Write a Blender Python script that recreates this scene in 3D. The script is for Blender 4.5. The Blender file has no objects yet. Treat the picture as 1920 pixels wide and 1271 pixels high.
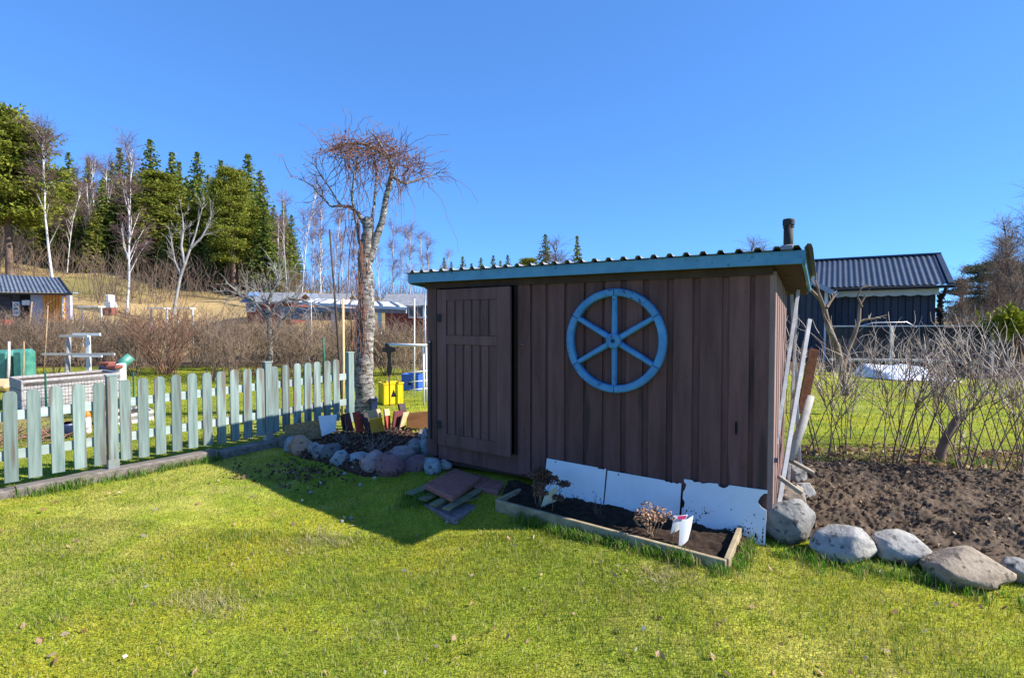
import bpy, bmesh, math, random
import numpy as np
from mathutils import Vector, Matrix, noise as mnoise

R = math.radians
sc = bpy.context.scene
col = sc.collection
rng = np.random.default_rng(7)
random.seed(7)

# ------------------------------------------------------------------ camera, sky, sun, exposure
FPX = 1000.0                      # focal length in pixels of the 1920 px wide photograph
EYE = 1.70
PITCH = math.atan((635.5 - 605.0) / FPX)
cam_d = bpy.data.cameras.new('camera')
cam_d.sensor_width = 36.0
cam_d.lens = 36.0 * FPX / 1920.0
cam_d.clip_start = 0.05
cam_d.clip_end = 2000
cam = bpy.data.objects.new('camera', cam_d)
col.objects.link(cam)
cam.location = (0, 0, EYE)
cam.rotation_euler = (R(90) - PITCH, 0, 0)
sc.camera = cam

SUN = Vector((1.30, -0.19, 1.0)).normalized()      # towards the sun
world = bpy.data.worlds.new('World')
sc.world = world
world.use_nodes = True
wn = world.node_tree
bg = wn.nodes['Background']
sky = wn.nodes.new('ShaderNodeTexSky')
sky.sky_type = 'NISHITA'
sky.sun_disc = False
sky.sun_elevation = math.asin(SUN.z)
sky.sun_rotation = math.atan2(SUN.x, SUN.y)
sky.altitude = 4000
sky.air_density = 1.0
sky.dust_density = 0.0
sky.ozone_density = 3.0
gm_ = wn.nodes.new('ShaderNodeGamma')                 # the photograph's flat, saturated blue
gm_.inputs['Gamma'].default_value = 0.57
tn_ = wn.nodes.new('ShaderNodeVectorMath'); tn_.operation = 'MULTIPLY'
tn_.inputs[1].default_value = (0.53, 1.10, 1.95)
wn.links.new(sky.outputs[0], gm_.inputs['Color'])
wn.links.new(gm_.outputs[0], tn_.inputs[0])
wn.links.new(tn_.outputs[0], bg.inputs[0])
bg.inputs[1].default_value = 0.135

sun_d = bpy.data.lights.new('sun', 'SUN')
sun_d.energy = 5.0
sun_d.angle = R(0.53)
sun_d.color = (1.0, 0.95, 0.86)
sun = bpy.data.objects.new('sun', sun_d)
col.objects.link(sun)
sun.location = (20, -3, 16)
sun.rotation_euler = SUN.to_track_quat('Z', 'Y').to_euler()

sc.view_settings.view_transform = 'Standard'
sc.view_settings.look = 'None'
sc.view_settings.exposure = 1.02
sc.view_settings.gamma = 1.0
sc.view_settings.use_curve_mapping = False
sc.render.engine = 'CYCLES'
sc.cycles.use_denoising = True
sc.cycles.max_bounces = 6
sc.cycles.transparent_max_bounces = 8
sc.cycles.sample_clamp_indirect = 6

# ------------------------------------------------------------------ pixel <-> place
CP, SP = math.cos(PITCH), math.sin(PITCH)

def ray(px, py):
    cx = (px - 960.0) / FPX
    cy = (635.5 - py) / FPX
    y = CP + cy * SP
    z = -SP + cy * CP
    return cx / y, z / y

def at(px, py, Y):
    kx, kz = ray(px, py)
    return Vector((kx * Y, Y, EYE + kz * Y))

# ------------------------------------------------------------------ terrain
CTRL = [(-4.57, 4.85, .13), (-3.5, 6.1, .14), (-2.35, 7.4, .18), (-5.6, 6.5, .14), (-3.0, 4.4, .04), (-6.5, 9, .10), (-3, 11, .22), (-2.5, 9.2, .26),
        (2.05, 4.1, -.01), (-.8, 4.3, -.12), (-.5, 5.2, .05), (0, 0, 0), (0, 2.5, -.03), (-3, 3, .02), (2, 2.6, -.05),
        (-1.7, 6.6, .14), (.3, 7.2, .15), (2.6, 7, .15), (3.3, 3.35, -.10), (3.6, 5.2, .14), (3.2, 7, .16), (6.3, 6, .12),
        (7.4, 10, .08), (10, 17, .0), (-8, 16, .28), (2, 14, .15), (-12, 8, .12), (-20, 5, .1), (20, 5, -.1), (-20, 20, .4),
        (20, 20, .0), (0, 22, .3), (0, -6, .05), (-6, -3, .05), (6, -3, -.05), (-2, 5, -.02), (1.2, 3.3, -.02), (.4, 4.1, -.03), (.6, 3.0, -.05)]
_c = np.array(CTRL)
def _phi(r2):
    return np.where(r2 > 1e-12, .5 * r2 * np.log(np.maximum(r2, 1e-12)), 0.0)
_n = len(_c)
_A = np.zeros((_n + 3, _n + 3))
_d2 = ((_c[:, None, :2] - _c[None, :, :2]) ** 2).sum(-1)
_A[:_n, :_n] = _phi(_d2) + np.eye(_n) * 0.15
_A[:_n, _n] = 1; _A[:_n, _n + 1:] = _c[:, :2]
_A[_n, :_n] = 1; _A[_n + 1:, :_n] = _c[:, :2].T
_w = np.linalg.solve(_A, np.concatenate([_c[:, 2], [0, 0, 0]]))

def smooth(a):
    a = np.clip(a, 0, 1)
    return a * a * (3 - 2 * a)

def gz(x, y):
    x = np.asarray(x, float); y = np.asarray(y, float)
    shp = np.broadcast(x, y).shape
    xf = np.broadcast_to(x, shp).ravel(); yf = np.broadcast_to(y, shp).ravel()
    xc = np.clip(xf, -22, 22); yc = np.clip(yf, -8, 24)
    d2 = (xc[:, None] - _c[None, :, 0]) ** 2 + (yc[:, None] - _c[None, :, 1]) ** 2
    z = _phi(d2) @ _w[:_n] + _w[_n] + xc * _w[_n + 1] + yc * _w[_n + 2]
    w = smooth((yf - 15) / 7)
    z = z * (1 - w) + .25 * w
    A = np.clip(1.2 - xf * .14, .4, 12)
    z = z + A * smooth((yf - 22) / 45) + np.clip(yf - 67, 0, 300) * .012
    return z.reshape(shp) if shp else float(z[0])

def G(x, y, dz=0.0):
    return Vector((x, y, float(gz(x, y)) + dz))

def onground(px, py):
    kx, kz = ray(px, py)
    Y = 5.0
    for _ in range(60):
        z = float(gz(kx * Y, Y))
        Yn = (z - EYE) / kz if kz < -1e-4 else 60
        Y = .5 * Y + .5 * min(max(Yn, .5), 200)
    return Vector((kx * Y, Y, float(gz(kx * Y, Y))))

def vnoise(x, y, s=1.0, seed=0):
    x = np.asarray(x) * s; y = np.asarray(y) * s
    xi = np.floor(x).astype(np.int64); yi = np.floor(y).astype(np.int64)
    fx = x - xi; fy = y - yi
    fx = fx * fx * (3 - 2 * fx); fy = fy * fy * (3 - 2 * fy)
    def h(a, b):
        n = (a * 374761393 + b * 668265263 + seed * 1442695041) & 0xffffffff
        n = ((n ^ (n >> 13)) * 1274126177) & 0xffffffff
        return ((n ^ (n >> 16)) & 0xffff) / 65535.0
    return (h(xi, yi) * (1 - fx) + h(xi + 1, yi) * fx) * (1 - fy) + (h(xi, yi + 1) * (1 - fx) + h(xi + 1, yi + 1) * fx) * fy

# ------------------------------------------------------------------ materials
MATS = {}
def _new(name):
    m = bpy.data.materials.new(name)
    m.use_nodes = True
    nt = m.node_tree
    return m, nt, nt.nodes['Principled BSDF']

def rgba(c):
    return (c[0], c[1], c[2], 1.0)

def mat(name, c1, c2=None, rough=.8, scale=(6, 6, 6), detail=5, bump=.0, vary=.0, spec=.3, metal=0, lo=.35, hi=.65,
        spots=None, stretch=False, spot_scale=30, spot_lo=.62, translucent=0, bscale=None):
    """procedural two colour noise material; 'vary' = value change from piece to piece"""
    m, nt, p = _new(name)
    N, L = nt.nodes, nt.links
    p.inputs['Roughness'].default_value = rough
    p.inputs['Metallic'].default_value = metal
    p.inputs['Specular IOR Level'].default_value = spec
    tc = N.new('ShaderNodeTexCoord')
    mp = N.new('ShaderNodeMapping'); mp.inputs['Scale'].default_value = scale
    L.new(tc.outputs['Object'], mp.inputs[0])
    oi = N.new('ShaderNodeObjectInfo')
    add = N.new('ShaderNodeVectorMath'); add.operation = 'ADD'
    ml = N.new('ShaderNodeMath'); ml.operation = 'MULTIPLY'; ml.inputs[1].default_value = 37.0
    L.new(oi.outputs['Random'], ml.inputs[0])
    L.new(mp.outputs[0], add.inputs[0]); L.new(ml.outputs[0], add.inputs[1])
    nz = N.new('ShaderNodeTexNoise'); nz.inputs['Scale'].default_value = 1.0; nz.inputs['Detail'].default_value = detail
    nz.inputs['Roughness'].default_value = .65
    L.new(add.outputs[0], nz.inputs['Vector'])
    rp = N.new('ShaderNodeValToRGB')
    rp.color_ramp.elements[0].position = lo; rp.color_ramp.elements[0].color = rgba(c1)
    rp.color_ramp.elements[1].position = hi; rp.color_ramp.elements[1].color = rgba(c2 or c1)
    L.new(nz.outputs[0], rp.inputs[0])
    out = rp.outputs[0]
    if spots:
        n2 = N.new('ShaderNodeTexNoise'); n2.inputs['Scale'].default_value = spot_scale; n2.inputs['Detail'].default_value = 3
        L.new((add.outputs[0] if stretch else tc.outputs['Object']), n2.inputs['Vector'])
        r2 = N.new('ShaderNodeValToRGB')
        r2.color_ramp.elements[0].position = spot_lo; r2.color_ramp.elements[0].color = (0, 0, 0, 1)
        r2.color_ramp.elements[1].position = min(spot_lo + .08, 1); r2.color_ramp.elements[1].color = (1, 1, 1, 1)
        L.new(n2.outputs[0], r2.inputs[0])
        mx = N.new('ShaderNodeMixRGB'); mx.inputs[2].default_value = rgba(spots)
        L.new(r2.outputs[0], mx.inputs[0]); L.new(out, mx.inputs[1])
        out = mx.outputs[0]
    if vary:
        hs = N.new('ShaderNodeHueSaturation')
        mr = N.new('ShaderNodeMapRange')
        mr.inputs[3].default_value = 1 - vary; mr.inputs[4].default_value = 1 + vary
        L.new(oi.outputs['Random'], mr.inputs[0]); L.new(mr.outputs[0], hs.inputs['Value'])
        L.new(out, hs.inputs['Color'])
        out = hs.outputs[0]
    L.new(out, p.inputs['Base Color'])
    if bump:
        b = N.new('ShaderNodeBump'); b.inputs['Strength'].default_value = bump; b.inputs['Distance'].default_value = .01
        if bscale:
            n3 = N.new('ShaderNodeTexNoise'); n3.inputs['Scale'].default_value = bscale; n3.inputs['Detail'].default_value = 6
            L.new(tc.outputs['Object'], n3.inputs['Vector']); L.new(n3.outputs[0], b.inputs['Height'])
        else:
            L.new(nz.outputs[0], b.inputs['Height'])
        L.new(b.outputs[0], p.inputs['Normal'])
    MATS[name] = m
    return m

def attr_mat(name, rough=.9, trans=.0, spec=.15, fine=None, bump=0, bscale=60):
    """colour from the 'col' attribute of the mesh (leaf by leaf, blade by blade), optional fine noise"""
    m, nt, p = _new(name)
    N, L = nt.nodes, nt.links
    p.inputs['Roughness'].default_value = rough
    p.inputs['Specular IOR Level'].default_value = spec
    a = N.new('ShaderNodeAttribute'); a.attribute_name = 'col'
    out = a.outputs['Color']
    tc = N.new('ShaderNodeTexCoord')
    if fine:
        for sc_, lo, hi in fine:
            n1 = N.new('ShaderNodeTexNoise'); n1.inputs['Scale'].default_value = sc_; n1.inputs['Detail'].default_value = 5
            n1.inputs['Roughness'].default_value = .7
            L.new(tc.outputs['Object'], n1.inputs['Vector'])
            mr = N.new('ShaderNodeMapRange'); mr.inputs[1].default_value = .3; mr.inputs[2].default_value = .7
            mr.inputs[3].default_value = lo; mr.inputs[4].default_value = hi
            L.new(n1.outputs[0], mr.inputs[0])
            mx = N.new('ShaderNodeMixRGB'); mx.blend_type = 'MULTIPLY'; mx.inputs[0].default_value = 1
            L.new(out, mx.inputs[1]); L.new(mr.outputs[0], mx.inputs[2])
            out = mx.outputs[0]
    L.new(out, p.inputs['Base Color'])
    if bump:
        n3 = N.new('ShaderNodeTexNoise'); n3.inputs['Scale'].default_value = bscale; n3.inputs['Detail'].default_value = 8
        L.new(tc.outputs['Object'], n3.inputs['Vector'])
        b = N.new('ShaderNodeBump'); b.inputs['Strength'].default_value = bump; b.inputs['Distance'].default_value = .03
        L.new(n3.outputs[0], b.inputs['Height']); L.new(b.outputs[0], p.inputs['Normal'])
    if trans:
        t = N.new('ShaderNodeBsdfTranslucent')
        L.new(out, t.inputs['Color'])
        ms = N.new('ShaderNodeMixShader'); ms.inputs[0].default_value = trans
        L.new(p.outputs[0], ms.inputs[1]); L.new(t.outputs[0], ms.inputs[2])
        L.new(ms.outputs[0], N['Material Output'].inputs['Surface'])
    MATS[name] = m
    return m

# ------------------------------------------------------------------ mesh helpers
WM = {}                       # world matrix of every thing (Empties are placed before the depsgraph runs)

def tag(o, label=None, cat=None, group=None, kind=None):
    if label: o['label'] = label
    if cat: o['category'] = cat
    if group: o['group'] = group
    if kind: o['kind'] = kind
    return o

def thing(name, label, cat, loc=(0, 0, 0), group=None, rotz=0.0):
    o = bpy.data.objects.new(name, None)
    o.empty_display_size = .1
    col.objects.link(o)
    o.location = loc
    o.rotation_euler = (0, 0, rotz)
    WM[o] = Matrix.Translation(Vector(loc)) @ Matrix.Rotation(rotz, 4, 'Z')
    return tag(o, label, cat, group)

def mesh_np(name, V, quads=None, tris=None, C=None, smooth_=False):
    me = bpy.data.meshes.new(name)
    V = np.asarray(V, np.float32).reshape(-1, 3)
    me.vertices.add(len(V))
    me.vertices.foreach_set('co', V.ravel())
    q = np.asarray(quads, np.int32).reshape(-1, 4) if quads is not None and len(quads) else np.zeros((0, 4), np.int32)
    t = np.asarray(tris, np.int32).reshape(-1, 3) if tris is not None and len(tris) else np.zeros((0, 3), np.int32)
    me.loops.add(q.size + t.size)
    me.loops.foreach_set('vertex_index', np.concatenate([q.ravel(), t.ravel()]))
    me.polygons.add(len(q) + len(t))
    st = np.concatenate([np.arange(len(q)) * 4, len(q) * 4 + np.arange(len(t)) * 3]).astype(np.int32)
    me.polygons.foreach_set('loop_start', st)
    me.update(calc_edges=True)
    if smooth_:
        me.polygons.foreach_set('use_smooth', np.ones(len(me.polygons), bool))
    if C is not None:
        ca = me.color_attributes.new('col', 'FLOAT_COLOR', 'POINT')
        C = np.asarray(C, np.float32)
        if C.shape[1] == 3:
            C = np.concatenate([C, np.ones((len(C), 1), np.float32)], 1)
        ca.data.foreach_set('color', C.ravel())
    me.validate()
    return me

def link(name, me, m, parent=None, origin=None, bevel=0):
    o = bpy.data.objects.new(name, me)
    if m: me.materials.append(MATS[m] if isinstance(m, str) else m)
    col.objects.link(o)
    if parent is not None:
        o.parent = parent
        WM[o] = WM.get(parent, Matrix())
    elif origin is not None:
        o.location = origin
        WM[o] = Matrix.Translation(Vector(origin))
    if bevel:
        b = o.modifiers.new('bevel', 'BEVEL'); b.width = bevel; b.segments = 1; b.limit_method = 'ANGLE'; b.angle_limit = R(40)
    return o

class MB:
    """collects shapes in world coordinates; build() makes them ONE mesh object"""
    def __init__(self):
        self.v = []; self.f = []
    def add(self, vs, fs):
        o = len(self.v)
        self.v += [tuple(p) for p in vs]
        self.f += [tuple(i + o for i in f) for f in fs]
        return self
    def hexa(self, b, t):
        """b, t: four bottom and four top corners, same winding"""
        return self.add(list(b) + list(t), [(3, 2, 1, 0), (4, 5, 6, 7), (0, 1, 5, 4), (1, 2, 6, 5), (2, 3, 7, 6), (3, 0, 4, 7)])
    def box(self, c, s, M=None):
        x, y, z = s[0] / 2, s[1] / 2, s[2] / 2
        pts = [Vector(p) for p in ((-x, -y, -z), (x, -y, -z), (x, y, -z), (-x, y, -z), (-x, -y, z), (x, -y, z), (x, y, z), (-x, y, z))]
        if M is not None: pts = [M @ p for p in pts]
        pts = [p + Vector(c) for p in pts]
        return self.hexa(pts[:4], pts[4:])
    def bar(self, p0, p1, w, h, up=(0, 0, 1)):
        """rectangular bar from p0 to p1; w sideways, h along up"""
        p0 = Vector(p0); p1 = Vector(p1); d = (p1 - p0).normalized()
        upv = Vector(up)
        sx = d.cross(upv)
        if sx.length < 1e-4: sx = d.cross(Vector((0, 1, 0)))
        sx.normalize(); uz = sx.cross(d).normalized()
        a, b = sx * (w / 2), uz * (h / 2)
        q = lambda p: [p - a - b, p + a - b, p + a + b, p - a + b]
        return self.hexa(q(p0), q(p1))
    def slab(self, P, th):
        """four corners of the front face, counter-clockwise seen from the front; thickness goes backwards"""
        P = [Vector(p) for p in P]
        n = (P[1] - P[0]).cross(P[3] - P[0]).normalized()
        Q = [p - n * th for p in P]
        return self.hexa(Q, P)
    def tube(self, pts, rad, sides=8, caps=True):
        pts = [Vector(p) for p in pts]
        if not hasattr(rad, '__len__'): rad = [rad] * len(pts)
        o = len(self.v); ref = None
        for i, p in enumerate(pts):
            t = (pts[min(i + 1, len(pts) - 1)] - pts[max(i - 1, 0)]).normalized()
            if ref is None:
                ref = Vector((0, 0, 1)) if abs(t.z) < .9 else Vector((1, 0, 0))
            n1 = t.cross(ref).normalized(); n2 = t.cross(n1)
            for k in range(sides):
                a = 2 * math.pi * k / sides
                self.v.append(tuple(p + (n1 * math.cos(a) + n2 * math.sin(a)) * rad[i]))
        for i in range(len(pts) - 1):
            for k in range(sides):
                a = o + i * sides + k; b = o + i * sides + (k + 1) % sides
                self.f.append((a, b, b + sides, a + sides))
        if caps:
            self.f.append(tuple(o + k for k in range(sides))[::-1])
            self.f.append(tuple(o + (len(pts) - 1) * sides + k for k in range(sides)))
        return self
    def prism(self, poly, off):
        """poly: 3-D polygon; off: extrusion vector"""
        P = [Vector(p) for p in poly]; n = len(P); o = Vector(off)
        return self.add(P + [p + o for p in P], [tuple(range(n))[::-1], tuple(range(n, 2 * n))] +
                        [(i, (i + 1) % n, n + (i + 1) % n, n + i) for i in range(n)])
    def build(self, name, m, parent=None, smooth_=False, bevel=0, tagv=None):
        me = bpy.data.meshes.new(name)
        V = [Vector(p) for p in self.v]
        origin = None
        if parent is not None:
            inv = WM.get(parent, Matrix()).inverted()
            V = [inv @ p for p in V]
        else:
            a = np.array(self.v)
            origin = Vector((a[:, 0].mean(), a[:, 1].mean(), a[:, 2].min()))
            V = [p - origin for p in V]
        me.from_pydata([tuple(p) for p in V], [], self.f)
        bm = bmesh.new(); bm.from_mesh(me); bmesh.ops.recalc_face_normals(bm, faces=bm.faces); bm.to_mesh(me); bm.free()
        if smooth_:
            me.polygons.foreach_set('use_smooth', np.ones(len(me.polygons), bool))
        o = link(name, me, m, parent, origin, bevel)
        if tagv: tag(o, *tagv)
        return o

def copy_tree(o, parent=None):
    c = o.copy(); col.objects.link(c)
    if parent is not None: c.parent = parent
    for ch in [x for x in bpy.data.objects if x.parent is o]:
        copy_tree(ch, c)
    return c

# batches of thin tubes (twigs, stems): polys = list of (points, radii)
def tube_np(polys, sides=3):
    groups = {}
    for P, r in polys:
        groups.setdefault(len(P), []).append((P, r))
    Vs, Qs, off = [], [], 0
    for n, lst in groups.items():
        P = np.array([a for a, _ in lst], float); r = np.array([b for _, b in lst], float)
        T = np.empty_like(P)
        T[:, 1:-1] = P[:, 2:] - P[:, :-2]; T[:, 0] = P[:, 1] - P[:, 0]; T[:, -1] = P[:, -1] - P[:, -2]
        T /= np.maximum(np.linalg.norm(T, axis=2, keepdims=True), 1e-9)
        mz = np.abs(T.mean(1)[:, 2])
        ref = np.where((mz < .8)[:, None], np.array([[0, 0, 1.]]), np.array([[1., 0, 0]]))[:, None, :]
        n1 = np.cross(T, np.broadcast_to(ref, T.shape)); n1 /= np.maximum(np.linalg.norm(n1, axis=2, keepdims=True), 1e-9)
        n2 = np.cross(T, n1)
        ang = np.arange(sides) * 2 * np.pi / sides
        ring = P[:, :, None, :] + r[:, :, None, None] * (n1[:, :, None, :] * np.cos(ang)[None, None, :, None] + n2[:, :, None, :] * np.sin(ang)[None, None, :, None])
        M = len(lst)
        idx = off + np.arange(M * n * sides).reshape(M, n, sides)
        a = idx[:, :-1, :]; b = np.roll(idx, -1, axis=2)[:, :-1, :]
        c = np.roll(idx, -1, axis=2)[:, 1:, :]; d = idx[:, 1:, :]
        Qs.append(np.stack([a, b, c, d], -1).reshape(-1, 4))
        Vs.append(ring.reshape(-1, 3)); off += M * n * sides
    return np.concatenate(Vs), np.concatenate(Qs)

def grow(p, d, length, r, npts=4, wob=.12, grav=0.0, rg=None):
    """one wobbling stem"""
    rg = rg or rng
    p = np.array(p, float); d = np.array(d, float); d /= np.linalg.norm(d)
    P = [p]; step = length / (npts - 1)
    for i in range(npts - 1):
        d = d + rg.normal(0, wob, 3) + np.array([0, 0, grav])
        d /= np.linalg.norm(d)
        P.append(P[-1] + d * step)
    rr = np.linspace(r, r * .38, npts)
    return np.array(P), rr

def rdir(rg, zlo=-.2, zhi=1):
    a = rg.uniform(0, 2 * math.pi); z = rg.uniform(zlo, zhi)
    k = math.sqrt(max(0, 1 - z * z))
    return np.array([k * math.cos(a), k * math.sin(a), z])

def along(P, t):
    n = len(P) - 1; f = t * n; i = min(int(f), n - 1); w = f - i
    return P[i] * (1 - w) + P[i + 1] * w, P[min(i + 1, n)] - P[i]

def branch_out(par, n, ln, r, spread=.8, up=.2, npts=4, wob=.12, grav=0, t0=.25, t1=1, rg=None):
    """n side shoots from every stem in par"""
    rg = rg or rng
    out = []
    for P, rr in par:
        k = n if isinstance(n, int) else int(rg.integers(n[0], n[1] + 1))
        for _ in range(k):
            t = rg.uniform(t0, t1)
            q, d = along(P, t)
            d = d / (np.linalg.norm(d) + 1e-9)
            e = d + spread * rdir(rg, -1, 1) + np.array([0, 0, up])
            out.append(grow(q, e, ln * rg.uniform(.6, 1.25), r * rg.uniform(.7, 1.2), npts, wob, grav, rg))
    return out

def cards(P, size, rg, flat=.0, aspect=1.6):
    """small leaf quads at points P with random orientation -> verts, quads"""
    n = len(P)
    a = rg.normal(0, 1, (n, 3)); a[:, 2] *= (1 - flat); a /= np.linalg.norm(a, axis=1, keepdims=True)
    b = rg.normal(0, 1, (n, 3)); b = np.cross(a, b); b /= np.maximum(np.linalg.norm(b, axis=1, keepdims=True), 1e-9)
    s = (size * rg.uniform(.6, 1.3, n))[:, None] if np.isscalar(size) else (size * rg.uniform(.7, 1.25, n))[:, None]
    a = a * s * aspect * .5; b = b * s * .5
    V = np.stack([P - a - b * .6, P + a * .2 - b, P + a + b * .3, P - a * .3 + b], 1).reshape(-1, 3)
    Q = np.arange(n * 4).reshape(n, 4)
    return V, Q

# ------------------------------------------------------------------ the palette
mat('side_paint', (.17, .108, .096), (.28, .185, .168), .85, (9, 9, 1.2), 6, .3, .14, .2, spots=(.13, .085, .075), stretch=True, spot_scale=.5, spot_lo=.6)  # paler brown than the front boards, used on the right side wall
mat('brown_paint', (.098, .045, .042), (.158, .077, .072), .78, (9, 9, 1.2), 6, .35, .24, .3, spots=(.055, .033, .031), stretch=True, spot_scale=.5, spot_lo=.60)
mat('door_paint', (.110, .053, .050), (.164, .084, .079), .75, (9, 9, 1.3), 6, .25, .10, .3, spots=(.065, .04, .04), stretch=True, spot_scale=.5, spot_lo=.62)
mat('dark_wood', (.045, .027, .025), (.07, .043, .038), .85, (9, 9, 2), 5, .2, .1)
mat('blue_paint', (.055, .20, .36), (.10, .30, .49), .6, (3, 3, 3), 6, .3, .08, .4, spots=(.035, .12, .19), spot_scale=16, spot_lo=.64)
mat('wheel_blue', (.034, .165, .37), (.075, .275, .53), .55, (5, 5, 5), 6, .5, .10, .4, spots=(.02, .06, .14), spot_scale=26, spot_lo=.63)
mat('crack_dark', (.008, .03, .08), (.012, .04, .1), .8)
mat('grey_sheet', (.17, .18, .20), (.27, .28, .30), .55, (3, 3, 3), 5, .1, .05, .4, metal=.3)
mat('fence_charcoal', (.024, .026, .034), (.038, .041, .052), .85, (6, 6, 1), 5, .15, .15, .2)
mat('black_metal', (.010, .010, .012), (.018, .018, .020), .75, (8, 8, 8), 4, .05, 0, .5)
mat('steel', (.45, .46, .48), (.6, .61, .63), .35, (8, 8, 8), 4, .05, 0, .5, metal=.8)
mat('white_panel', (.66, .68, .71), (.76, .78, .80), .5, (2, 2, 2), 4, .05, .03, .4)
mat('chip_brown', (.09, .06, .045), (.17, .11, .08), .9, (30, 30, 30), 5, .3)
mat('dirt_splash', (.02, .016, .013), (.04, .032, .025), .95, (30, 30, 30), 5, .3)
mat('plank_grey', (.20, .17, .13), (.36, .32, .25), .85, (3, 3, 14), 6, .35, .12, .25)
mat('plank_green', (.13, .13, .07), (.24, .22, .13), .85, (3, 14, 14), 6, .3, .15, .25)
mat('planter_wood', (.22, .17, .10), (.40, .32, .20), .85, (4, 14, 14), 6, .3, .1, .25)
mat('sleeper_wood', (.10, .085, .075), (.25, .215, .185), .9, (2.2, 22, 22), 7, .6, .08, .2, lo=.3, hi=.7)
mat('picket_wood', (.10, .155, .145), (.25, .31, .29), .8, (26, 26, 1.6), 6, .5, .27, .25, lo=.3, hi=.7, spots=(.135, .12, .105), stretch=True, spot_scale=.55, spot_lo=.54)
mat('rail_wood', (.24, .30, .285), (.37, .43, .405), .8, (2, 2, 18), 6, .3, .12, .25)
mat('red_slab', (.24, .095, .075), (.36, .16, .13), .95, (18, 18, 18), 8, .7, .08, .2, spots=(.32, .27, .25), spot_scale=70, spot_lo=.66)
mat('grey_slab', (.15, .12, .12), (.25, .2, .2), .95, (16, 16, 16), 8, .7, .08, .2)
mat('soil', (.042, .030, .022), (.155, .112, .078), .97, (7, 7, 7), 9, 1.0, 0, .1, lo=.3, hi=.72, spots=(.2, .15, .1), spot_scale=60, spot_lo=.70)
mat('dark_soil', (.020, .014, .011), (.060, .040, .028), .97, (16, 16, 16), 9, 1.0, 0, .1)
mat('mulch', (.035, .021, .018), (.105, .062, .047), .97, (24, 24, 24), 8, 1.0, 0, .1)
mat('osb', (.20, .125, .06), (.36, .25, .13), .85, (28, 28, 28), 3, .3, 0, .25)
mat('brown_board', (.15, .065, .025), (.24, .11, .045), .8, (4, 4, 12), 6, .25, .06, .25)
mat('red_paint', (.33, .045, .028), (.44, .08, .05), .75, (5, 5, 14), 5, .25, .12, .3)
mat('plum_paint', (.10, .025, .028), (.15, .04, .04), .75, (5, 5, 14), 5, .25, .12, .3)
mat('ochre_paint', (.66, .29, .020), (.78, .38, .035), .7, (6, 6, 20), 5, .25, .05, .3)
mat('bare_wood', (.52, .35, .17), (.64, .46, .25), .8, (6, 6, 20), 6, .25, .08, .25)
mat('tar_board', (.045, .035, .035), (.08, .06, .058), .85, (6, 6, 12), 5, .3, .1)
mat('yellow_plastic', (.72, .50, .005), (.80, .58, .012), .42, (4, 4, 4), 3, .02, 0, .5)
mat('blue_plastic', (.03, .10, .42), (.05, .15, .52), .42, (4, 4, 4), 3, .02, 0, .5)
mat('navy_plastic', (.012, .02, .06), (.02, .035, .1), .4, (4, 4, 4), 3, .02, 0, .5)
mat('white_metal', (.62, .64, .66), (.74, .75, .77), .45, (6, 6, 6), 4, .05, 0, .5)
mat('grey_wood', (.24, .225, .23), (.40, .38, .37), .9, (3, 20, 20), 6, .4, .12, .2)
mat('pale_wood', (.42, .40, .38), (.55, .53, .5), .85, (3, 14, 14), 5, .3, .1, .2)
mat('orange_plastic', (.75, .16, .02), (.8, .2, .03), .45)
mat('bottle_white', (.6, .62, .66), (.7, .72, .75), .4)
mat('green_plastic', (.03, .17, .13), (.09, .27, .21), .4, (5, 5, 5), 4, .3, 0, .5)
mat('green_stake', (.01, .10, .06), (.02, .15, .09), .5)
mat('terracotta', (.19, .06, .045), (.26, .09, .06), .9, (8, 8, 8), 5, .3, .1)
mat('rust', (.10, .04, .02), (.2, .075, .03), .9, (14, 14, 14), 6, .3)
mat('bark_grey', (.055, .046, .040), (.33, .31, .29), .95, (10, 10, 26), 9, 1.0, .05, .15, lo=.40, hi=.62, spots=(.46, .46, .43), spot_scale=18, spot_lo=.60)
mat('bark_pine', (.10, .065, .05), (.20, .135, .10), .95, (4, 4, 2), 6, .6, .1, .15)
mat('bark_birch', (.40, .38, .36), (.64, .62, .60), .85, (2, 2, 1.2), 5, .2, .05, .2, spots=(.05, .045, .04), spot_scale=2.2, spot_lo=.60)
mat('bark_spruce', (.06, .042, .033), (.11, .08, .06), .95, (4, 4, 3), 6, .5, .1, .15)
mat('batten_grey', (.36, .37, .39), (.52, .53, .55), .6, (3, 3, 12), 5, .2, .12, .3)
mat('pale_bark', (.23, .215, .20), (.38, .36, .335), .9, (6, 6, 3), 5, .4, .05, .2)
mat('birch_twig', (.15, .09, .088), (.21, .135, .13), .9, (1, 1, 1), 2, 0, .12)
mat('hedge_twig', (.135, .092, .066), (.23, .165, .12), .9, (2, 2, 2), 3, 0, .16)
mat('red_twig', (.17, .092, .062), (.25, .14, .095), .9, (2, 2, 2), 3, 0, .06)
mat('vine_twig', (.14, .062, .045), (.235, .115, .075), .9, (5, 5, 5), 3, 0, .1)
mat('shrub_stem', (.12, .082, .058), (.26, .19, .14), .9, (9, 9, 4), 5, .3, .15)
mat('shrub_tip', (.34, .27, .22), (.56, .48, .42), .85, (9, 9, 4), 4, .2, .12)
mat('apple_twig', (.23, .21, .19), (.36, .34, .31), .9, (5, 5, 5), 4, .2, .1)
mat('dead_flower', (.095, .048, .035), (.17, .09, .06), .95, (30, 30, 30), 3, 0, .2)
mat('tan_flower', (.28, .16, .10), (.45, .28, .18), .95, (30, 30, 30), 3, 0, .2)
mat('dry_stalk', (.23, .15, .09), (.36, .26, .17), .9, (10, 10, 10), 3, 0, .1)
mat('label_white', (.66, .68, .68), (.74, .76, .76), .5, (2, 2, 2))
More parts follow.
